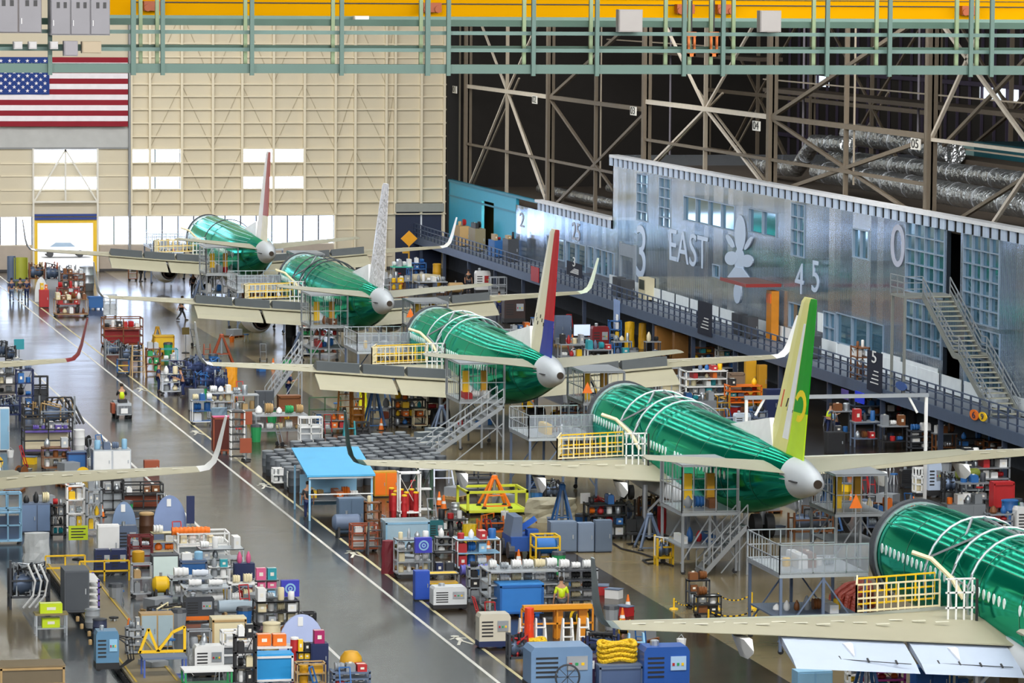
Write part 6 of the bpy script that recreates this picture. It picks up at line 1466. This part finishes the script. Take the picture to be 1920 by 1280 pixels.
s = MB().path([tuple(at(x, y)+V((0, 0, .03))) for x, y in ((1175, 975), (1195, 985), (1240, 1000), (1262, 1010), (1300, 1022))], .04, 5).build('air_line', pm('charcoal')); tag(s, 'thin dark cable running behind the office chair', 'cable')
T = I('pipes', 1232, 1262, 1000, 1060, 'yellow and white wheeled hoist beside the caged platform', c='yellow', s='white', np=6)
# painted walking figures in the footpath
def figure(px, py, n):
    p = at(px, py); s = MB(); u = V((0, 0, 0)); q = .011
    def st(a, b, t): s.bar((p.x+a[0], p.y+a[1], q), (p.x+b[0], p.y+b[1], q), t, .006)
    s.tube((p.x, p.y+1.25, q-.003), (p.x, p.y+1.25, q+.003), .17, 12); st((0, 1.0), (0, .2), .24); st((0, .95), (-.34, .5), .1); st((0, .95), (.34, .7), .1); st((0, .2), (-.3, -.9), .12); st((0, .2), (.3, -.8), .12)
    o = s.build('trim_%d' % (90+n), mat('#e2e0d2', .5, noise=.3)); o['kind'] = 'structure'
for n, (x, y) in enumerate(((665, 1040), (865, 1202), (370, 812), (266, 731), (498, 912))): figure(x, y, n)
# ------------------------------------------------------------------ under and beyond the middle wings
I('ladder', 634, 660, 728, 798, 'tall orange step ladder under the third left wing', c='#c9801c'); I('rack', 660, 684, 730, 800, 'orange stepped stand beside the tall orange ladder', c='#c9801c', n=4)
I('tarp', 674, 690, 728, 764, 'yellow garment hanging under the third left wing', c='#dfe01c')
I('bench', 697, 737, 764, 796, 'grey wheeled table under the third left wing', c='steel', load=['rust', 'grey'], short='grey wheeled table'); I('rack', 744, 772, 752, 798, 'brown shelf trolley under the third left wing', c='#8a5a2c', load=['brown', 'tan'], short='brown shelf trolley'); I('cart', 775, 802, 768, 804, 'cream and brown small cart under the third left wing', c='cream', s='brown')
I('rack', 800, 842, 752, 800, 'dark shelving under the third left wing root', c='#3a2a20', load=['brown', 'red', 'black'], short='dark shelving by third root')
I('tarp', 660, 682, 768, 796, 'orange bag on the floor under the third wing', c='#d88a1c'); I('ladder', 645, 668, 790, 832, 'teal step stand behind the dark winglet', c='teal'); I('cage', 668, 692, 792, 830, 'black wire stand behind the dark winglet', c='black', p='charcoal')
I('fence', 580, 640, 745, 790, 'low green barrier under the third left wing', c='#5a7a5a', d=.3)
I('cage', 425, 452, 508, 560, 'pale wire trolley between the two farthest airplanes', c='white', p='silver'); I('crate', 450, 498, 522, 558, 'brown crate by the pale wire trolley', c='brown'); I('tarp', 488, 502, 512, 545, 'yellow covered post near the white-finned nose', c='yellow')
I('drum', 536, 556, 595, 650, 'tall black drum left of the white-finned tail platform', c='black'); I('rack', 566, 640, 612, 668, 'white frame rack below the white-finned tail', c='white', load=['rust', 'white', 'red', 'green'], short='rack below white-finned tail')
I('cabinet', 648, 690, 690, 726, 'steel cabinet behind the third left wing', c='grey')
# far right of the two farthest airplanes
I('bench', 735, 775, 500, 540, 'bench with teal top behind the white fin', c='grey', s='#3ac0a0', load=['white', 'silver'], short='teal topped bench'); I('long', 775, 830, 512, 545, 'long beige part on cradles right of the white fin', c='#b5ad94'); I('cart', 732, 760, 530, 562, 'cart with yellow and red loads right of the white fin', c='brown', load=['yellow', 'red', 'brown'], open=1, short='cart right of white fin')
I('bench', 782, 840, 528, 560, 'dark bench with silver parts right of the white fin', c='black', load=['silver', 'white', 'grey'], short='dark bench by white fin'); I('rack', 765, 800, 492, 530, 'blue and white rack near the walkway end', c='blue', load=['white', 'blue'], short='rack near walkway end')
person(878, 546, 'person in dark clothes under the raised walkway near the white fin', 0, 'stand', 'black', 'charcoal')
I('machine', 892, 920, 508, 552, 'white machine with red mark under the walkway', c='white', s='red'); I('cage', 920, 950, 520, 566, 'pale frame cart beside the white machine', c='silver', p='grey')
I('tank', 840, 872, 530, 560, 'tan tank beside the dark clothed person', c='tan'); I('drum', 812, 828, 495, 540, 'slim golden pole drum under the walkway', c='gold')
person(935, 590, 'person in a lime vest right of the white-finned airplane', 0, 'reach', 'charcoal', 'navy', vest='lime'); I('machine', 945, 985, 560, 606, 'dark round machine beside the lime vest worker', c='#3a2c2a')
for q, (x0, x1, t, f, k_, l, c) in enumerate((
    (1042, 1072, 592, 640, 'cabinet', 'steel blue cabinet left of the wide monitor', 'steel'), (1110, 1142, 612, 662, 'machine', 'dark red round-topped machine behind the red rudder', '#7a1c22'), (1142, 1166, 600, 655, 'rack', 'blue and white rack beside the dark red machine', 'blue'),
    (1172, 1192, 604, 652, 'tarp', 'yellow hanging bag cover under the walkway', '#e6b41c'), (1198, 1214, 606, 654, 'tarp', 'golden bag cover right of the yellow one', 'gold'), (1230, 1262, 612, 668, 'crate', 'amber brown locker under the walkway, left', '#9a6a2c'), (1264, 1290, 625, 680, 'crate', 'amber brown locker under the walkway, right', '#7a5424'),
    (1150, 1186, 640, 676, 'bench', 'bench with blue screens and papers', 'blue'), (1210, 1240, 640, 678, 'bench', 'cluttered dark bench under the walkway', 'charcoal'), (1050, 1100, 645, 680, 'bench', 'grey bench of parts right of the red rudder', 'grey'), (1100, 1150, 655, 688, 'bench', 'white bench of parts behind the third right wing', 'white'),
    (1300, 1340, 650, 690, 'rack', 'brown shelving under the walkway before the third winglet', 'brown'), (1345, 1385, 655, 695, 'rack', 'white shelving behind the third right wing', 'white'),
    (1240, 1278, 690, 740, 'cage', 'steel cage behind the green fuselage nose', 'silver'), (1284, 1366, 694, 745, 'rack', 'large white shelf rack crowded with brown parts', 'white'), (1368, 1396, 700, 752, 'crate', 'brown plastic container right of the white shelf rack', '#7d6a58'),
    (1398, 1418, 676, 745, 'cabinet', 'gold locker, left of the pair beyond the pale fin', 'gold'), (1422, 1438, 684, 748, 'cabinet', 'gold locker, right of the pair beyond the pale fin', '#b8861c'), (1366, 1430, 722, 760, 'rack', 'orange framed table rack beyond the fuselage', 'orange'),
    (1290, 1330, 735, 775, 'pipes', 'tan piping stand beyond the green fuselage', 'tan'), (1330, 1368, 738, 778, 'pipes', 'yellow and brown piping stand beyond the fuselage', 'gold'), (1436, 1480, 730, 790, 'cabinet', 'dark blue cabinet with papers left of the pale fin', 'navy'),
    (1378, 1408, 775, 815, 'machine', 'white and blue machine beyond the fuselage hoops', '#c5d5e5'), (1408, 1440, 770, 812, 'rack', 'steel rack beyond the portal frame', 'steel'), (1190, 1230, 700, 742, 'pipes', 'grey piping stand beyond the third right flap', 'grey'), (1130, 1170, 560, 600, 'bench', 'brown bench at the walkway foot', 'brown'))):
    I(k_, x0, x1, t, f, l, c=c, load=(MIX if k_ in ('rack', 'bench') else None), short=' '.join(w_ for w_ in l.split()[:4]), **({'s': 'silver', 'np': 12} if k_ == 'pipes' else {}))
I('screen', 1076, 1110, 608, 655, 'wide lit monitor behind the red rudder', sc='#c8d8f0')
# under the raised walkway at the right
for q, (x0, x1, t, f, k_, l, c) in enumerate((
    (1562, 1600, 770, 830, 'bench', 'dark bench right of the green rudder', 'charcoal'), (1600, 1650, 790, 838, 'bench', 'steel bench crowded with parts behind the fourth right wing', 'steel'), (1652, 1704, 798, 842, 'bench', 'long dark bench of silver parts', 'black'), (1706, 1752, 806, 846, 'rack', 'dark rack with green and white parts', 'charcoal'),
    (1752, 1796, 812, 852, 'bench', 'bench of brown and white parts near the blue sheet', 'brown'), (1800, 1850, 822, 868, 'rack', 'black rack right of the blue sheet', 'black'), (1852, 1912, 826, 872, 'rack', 'brown rack at the right edge under the walkway', 'brown'), (1600, 1660, 742, 800, 'rack', 'poster covered rack under the walkway', 'steel'),
    (1660, 1700, 755, 806, 'rack', 'dark shelving under the number five banner', 'black'), (1712, 1770, 768, 812, 'cabinet', 'black cabinet row under the walkway', 'black'), (1550, 1585, 810, 850, 'cabinet', 'black cabinet with white papers by the rudder', 'black'),
    (1740, 1766, 868, 932, 'machine', 'tall blue-white machine on the dark floor', '#b5c5dc'), (1716, 1740, 878, 928, 'cage', 'white wire trolley beside the tall blue-white machine', 'white'), (1690, 1722, 880, 915, 'machine', 'black wheeled tractor behind the right tail wing', 'black'),
    (1770, 1800, 880, 935, 'pipes', 'black cluttered stand right of the tall machine', 'black'), (1808, 1896, 855, 925, 'rack', 'rack of pinkish glass panels at the right', 'silver'), (1800, 1860, 905, 952, 'bench', 'bench with an olive green tank', 'charcoal'), (1862, 1902, 905, 956, 'crate', 'tilted red toolbox at the right', 'red'),
    (1880, 1912, 938, 990, 'drum', 'blue drum at the right edge', 'blue'), (1790, 1850, 955, 1000, 'rack', 'black rack of tools beyond the nearest fuselage', 'black'), (1852, 1900, 962, 1010, 'rack', 'pale rack beyond the nearest fuselage', 'silver'), (1905, 1950, 950, 1010, 'machine', 'white domed machine cut by the right edge', 'white'))):
    I(k_, x0, x1, t, f, l, c=c, load=(['black', 'white', 'silver', 'brown', 'blue', 'charcoal', 'red'] if k_ in ('rack', 'bench') else None), short=' '.join(w_ for w_ in l.split()[:4]), **({'s': 'silver', 'np': 12} if k_ == 'pipes' else {}))
p = at(1828, 952); mk('tank', (p.x, p.y+1.2, 1.05), 1.3, .7, .8, 'olive green tank on a dark bench', c='#6f7a2c')
o = MB().cb(0, 0, 0, 2.0, .06, 2.4).build('tarpaulin', mat('#143a86', .6)); q_ = at(1790, 815); o.location = (q_.x, q_.y, 0); tag(o, 'dark blue sheet hanging below the raised walkway', 'sheet')
person(1552, 815, 'person in a lime vest bending right of the green rudder', PI/2, 'reach', 'steel', 'navy', vest='lime')
person(1568, 822, 'person in a light blue shirt at the dark bench', -PI/2, 'reach', 'sky', 'navy')
# below the nearest wing, bottom right
for q, (x0, x1, t, f, k_, l, c) in enumerate(((1494, 1562, 1258, 1310, 'cabinet', 'pale blue chest below the nearest left flap', 'sky'), (1590, 1640, 1246, 1305, 'rack', 'white cluttered rack below the flap', 'white'), (1640, 1700, 1240, 1300, 'rack', 'magenta and black rack below the flap', '#8c2c78'), (1716, 1780, 1250, 1305, 'cabinet', 'blue cabinet below the flap', '#2a62b0'), (1790, 1850, 1262, 1310, 'bench', 'blue bench below the flap', 'blue'), (1875, 1915, 1258, 1300, 'tarp', 'yellow-tan covered stack in the bottom right corner', 'tan'))):
    I(k_, x0, x1, t, f, l, c=c, load=(MIX if k_ in ('rack', 'bench') else None), short=' '.join(w_ for w_ in l.split()[:3]))
# walkway banners, signs and clutter on the walkway
def banner(x0, x1, y0, y1, label, txt=None, c='#10182e'):
    a = at(x0, y0, 'X', 70.85); b = at(x1, y1, 'X', 70.85)
    w_ = a.y-b.y; h_ = a.z-b.z; T = thing('hanging_banner', label, 'banner', (70.82, (a.y+b.y)/2, b.z))
    MB().box(-.03, .03, -w_/2, w_/2, 0, h_).build('cloth', mat(c, .7), T)
    s = MB()
    for i in range(4): s.box(-.05, -.035, -w_*.3, w_*(.25-.08*i), h_*(.2+.1*i), h_*(.2+.1*i)+.06)
    s.build('printed_lines', pm('white'), T)
    if txt:
        c_ = bpy.data.curves.new('banner_numeral', 'FONT'); c_.body = txt; c_.size = 1.0; c_.extrude = .01; c_.align_x = 'CENTER'; c_.materials.append(pm('white'))
        o = bpy.data.objects.new('banner_numeral', c_); C.objects.link(o); o.parent = T; o.matrix_basis = Matrix(((0, 0, -1, -.05), (-2.2, 0, 0, 0), (0, 1, 0, h_*.72), (0, 0, 0, 1))); tomesh(o)
banner(1628, 1654, 655, 738, 'tall black banner with the white numeral 5 on the walkway', '5'); banner(1310, 1335, 562, 632, 'black and gold banner on the walkway left of the red canopy')
banner(1064, 1092, 488, 522, 'small navy banner at the far part of the walkway', '3'); banner(1152, 1162, 560, 620, 'narrow white and blue banner right of the red rudder', c='#8fa8d8')
def wsign(x0, x1, y0, y1, label, c, X=70.8, txt=None):
    a = at(x0, y0, 'X', X); b = at(x1, y1, 'X', X); w_ = a.y-b.y; h_ = a.z-b.z; T = thing('walkway_sign', label, 'sign', (X, (a.y+b.y)/2, b.z))
    MB().prism([(w_/2*math.cos(t), h_/2+h_/2*math.sin(t)) for t in [2*PI*k/18 for k in range(18)]] if txt else [(-w_/2, 0), (w_/2, 0), (w_/2, h_), (-w_/2, h_)], -.03, .03, 'x').build('sign_board', pm(c), T)
    if txt:
        c_ = bpy.data.curves.new('sign_numeral', 'FONT'); c_.body = txt; c_.size = h_*.9; c_.extrude = .01; c_.align_x = 'CENTER'; c_.materials.append(pm('navy'))
        o = bpy.data.objects.new('sign_numeral', c_); C.objects.link(o); o.parent = T; o.matrix_basis = Matrix(((0, 0, -1, -.05), (-2.2, 0, 0, 0), (0, 1, 0, h_*.2), (0, 0, 0, 1))); tomesh(o)
wsign(1819, 1835, 765, 790, 'orange round sign with numeral 6 on the walkway rail', 'orange', txt='6'); wsign(1836, 1850, 770, 792, 'yellow round sign with numeral 9 on the walkway rail', 'yellow', txt='9')
wsign(1680, 1700, 712, 735, 'blue round emblem sign on the walkway rail', '#3a5a9a', txt=' '); wsign(1578, 1590, 728, 750, 'lilac poster under the walkway, left of two', 'purple'); wsign(1604, 1620, 732, 758, 'bright blue poster under the walkway, right of two', '#1c3ae0')
q_ = at(1609, 700, 'X', 71.5); mk('rack', (71.6, q_.y, 2.9), .8, 1.4, 1.9, 'brown and white stand on the walkway left of banner 5', c='brown', load=['brown', 'white'], short='stand on the walkway')
wsign(996, 1010, 498, 530, 'small red and white striped flag on the walkway rail', 'red')
T = thing('warning_sign', 'yellow diamond warning sign before the dark blue door', 'sign', tuple(at(767, 462, 'Y', 358)))
MB().prism([(-.75, .7), (0, 0), (.75, .7), (0, 1.4)], -.04, .04, 'y').build('sign_board', mat('#f0a81c', .4), T); MB().cb(0, .1, -2.0, .12, .12, 2.0).cb(-.3, .15, -.6, .5, .4, .5).build('post', pm('gold'), T)
for k_, (x0, x1, t, f, l, c) in enumerate(((852, 876, 420, 470, 'cream cabinet at the teal end of the walkway', 'tan'), (878, 906, 418, 474, 'grey brown cabinet beside the cream one', '#8d8062'), (916, 942, 440, 482, 'blue kiosk on the walkway near the olive door', 'blue'), (944, 966, 430, 486, 'dark cabinet on the walkway by the olive door', 'charcoal'))):
    a = at((x0+x1)/2, f, 'X', 72.6); s_ = mpp(a); mk('cabinet', (72.7, a.y, 2.9), .9, (x1-x0)*s_*2.2, (f-t)*s_*.75, l, c=c, n=1, load=['red', 'black', 'tan'], short=' '.join(l.split()[:2])+' at teal end', ln=2)
for q, (x, y) in enumerate(((1392, 610), (1412, 612), (1166, 540), (1182, 545), (1530, 640))):
    a = at(x, y, 'X', 72.8); mk('cabinet', (72.6, a.y, 2.9), .7, 1.4, 1.4, ['black seat unit left under the red canopy', 'black seat unit right under the red canopy', 'dark locker left in the brown doorway', 'dark locker right in the brown doorway', 'grey chest behind the green rudder tip'][q], c='charcoal')
# ------------------------------------------------------------------ small things standing between the carts
taken = [(t.location.x, t.location.y, SZ.get(t.name, .6)+.5) for t in ALLT]
_sm = {}
def small(kind, c, x, y, rz):
    k = (kind, c)
    if k in _sm: return dup(_sm[k], (x, y, 0), rz)
    T = thing(kind, '', dict(stool='stool', waste_bin='bin', bucket='bucket', pallet='pallet', traffic_cone='cone', cable_reel='reel', hand_truck='hand truck', parts_tote='tote')[kind], (x, y, 0), rz)
    if kind == 'stool':
        MB().lathe([(.2, .5), (.2, .56), (.02, .57)], 10).build('seat', pm(c), T)
        for q in range(4): MB().bar((.2*math.cos(q*PI/2), .2*math.sin(q*PI/2), 0), (.1*math.cos(q*PI/2), .1*math.sin(q*PI/2), .5), .035).build('leg', pm('silver'), T)
    elif kind == 'waste_bin': MB().lathe([(.24, 0), (.32, .85), (.3, .85)], 10).build('bin_body', pm(c), T); MB().lathe([(.34, .85), (.3, .98), (.02, 1.02)], 10).build('lid', pm('charcoal'), T)
    elif kind == 'bucket': MB().lathe([(.15, 0), (.2, .38), (.18, .38), (.14, .1)], 10).build('bucket_body', pm(c), T); MB().path([(-.2, 0, .38), (0, 0, .55), (.2, 0, .38)], .015, 4).build('handle', pm('silver'), T)
    elif kind == 'pallet':
        m = MB()
        for q in range(5): m.cb(0, -.4+.2*q, .12, 1.2, .12, .03)
        for q in (-.5, 0, .5): m.cb(q, 0, 0, .1, .95, .12)
        m.build('slats', pm(c), T); MB().cb(0, 0, .15, .95, .75, .45).build('wrapped_load', pm('grey'), T)
    elif kind == 'traffic_cone': MB().cb(0, 0, 0, .4, .4, .04).build('base', pm('black'), T); MB().lathe([(.16, .04), (.03, .7), (.005, .71)], 10).build('cone_body', pm(c), T); MB().lathe([(.115, .28), (.085, .42)], 10).build('reflective_band', pm('white'), T)
    elif kind == 'cable_reel':
        for q in (-.2, .17): MB().tube((q, 0, .35), (q+.03, 0, .35), .35, 14).build('flange', pm(c), T)
        MB().tube((-.17, 0, .35), (.17, 0, .35), .24, 12).build('wound_cable', pm('black'), T)
    elif kind == 'hand_truck':
        for q in (-.2, .2): MB().bar((q, 0, .1), (q, .35, 1.25), .045).build('upright', pm(c), T); MB().tube((q*1.2-.03, .1, .13), (q*1.2+.03, .1, .13), .13, 10).build('wheel', pm('black'), T)
        MB().cb(0, -.12, .02, .45, .28, .03).build('toe_plate', pm('silver'), T); MB().bar((-.2, .35, 1.25), (.2, .35, 1.25), .045).build('handle_bar', pm(c), T); MB().bar((-.2, .2, .7), (.2, .2, .7), .04).build('cross_bar', pm(c), T)
    else: MB().cb(0, 0, 0, .65, .45, .38).build('tote_body', pm(c), T); MB().cb(0, 0, .38, .7, .5, .04).build('lid', pm('steel'), T)
    _sm[k] = T; return T
CN = dict(stool=['black', 'red', 'blue'], waste_bin=['blue', 'green', 'grey'], bucket=['yellow', 'white', 'orange'], pallet=['tan', 'brown'], traffic_cone=['orange'], cable_reel=['brown', 'yellow', 'black'], hand_truck=['blue', 'red', 'grey'], parts_tote=['blue', 'red', 'grey', 'yellow', 'white'])
HN = dict(stool='round stool', waste_bin='lidded bin', bucket='bucket', pallet='wrapped pallet', traffic_cone='safety cone', cable_reel='cable reel', hand_truck='hand truck', parts_tote='lidded tote')
rg = random.Random(42)
ZN = [(19.5, 26.6, 143, 172, 34, 'among the near left carts'), (15, 26.3, 184, 232, 30, 'on the left bay floor beyond the winglet'), (34.2, 41.5, 152, 180, 26, 'among the near right carts'), (34.5, 44, 182, 204, 18, 'on the floor around the blue canopy'), (34.5, 46, 222, 252, 24, 'on the floor under the middle left wing'),
      (36, 46, 270, 300, 16, 'beside the aisle near the brown tripod'), (53.5, 69.5, 175, 212, 60, 'on the dark floor right of the fourth fuselage'), (54, 70, 222, 262, 40, 'beneath the middle right wing by the walkway'), (54, 70, 272, 310, 34, 'on the floor right of the white fin'), (52, 70, 320, 355, 18, 'on the far floor near the navy door'), (53.5, 66, 152, 172, 14, 'on the floor beyond the nearest nose'),
      (44.2, 47.5, 186, 200, 6, 'beneath the fourth left wing root')]
for x0, x1, y0, y1, n, ph in ZN:
    got = 0
    for _ in range(n*12):
        if got >= n: break
        x, y = rg.uniform(x0, x1), rg.uniform(y0, y1)
        if any(abs(x-a) < q_ and abs(y-b) < q_ for a, b, q_ in taken): continue
        if 47.3 < x < 53: continue
        taken.append((x, y, .9)); got += 1
        kd = rg.choice(list(CN)); c_ = rg.choice(CN[kd]); o = small(kd, c_, x, y, rg.uniform(0, 3)); o['label'] = '%s %s %s' % (c_, HN[kd], ph); o['group'] = 'small things '+ph
# ------------------------------------------------------------------ ranks for look-alikes
ORD = ['', 'second', 'third', 'fourth', 'fifth', 'sixth', 'seventh', 'eighth', 'ninth', 'tenth']
bpy.context.view_layer.update()
by = {}
for o in list(C.objects):
    if o.parent is None and 'label' in o: by.setdefault(o['label'], []).append(o)
def scrx(o):
    d = o.matrix_world.translation-CAM; return d.dot(_r)/d.dot(_w), d.dot(_u)/d.dot(_w)
for lab, os_ in by.items():
    n = len(os_)
    if n < 2: continue
    if n > 9:
        for o in os_:
            if 'group' not in o: o['group'] = lab
        continue
    os_.sort(key=lambda o: scrx(o)[0])
    for i, o in enumerate(os_):
        if n == 2: sfx = ', left of two' if i == 0 else ', right of two'
        elif i == 0: sfx = ', leftmost'
        elif i == n-1: sfx = ', rightmost'
        else: sfx = ', %s from left' % ORD[i]
        o['label'] = lab+sfx
for o in C.objects:
    if 'label' in o and len(o['label'].replace(',', '').split()) > 16: print('LONG', o['label'])
print('TOP', sum(1 for o in C.objects if o.parent is None), 'ALL', len(C.objects))
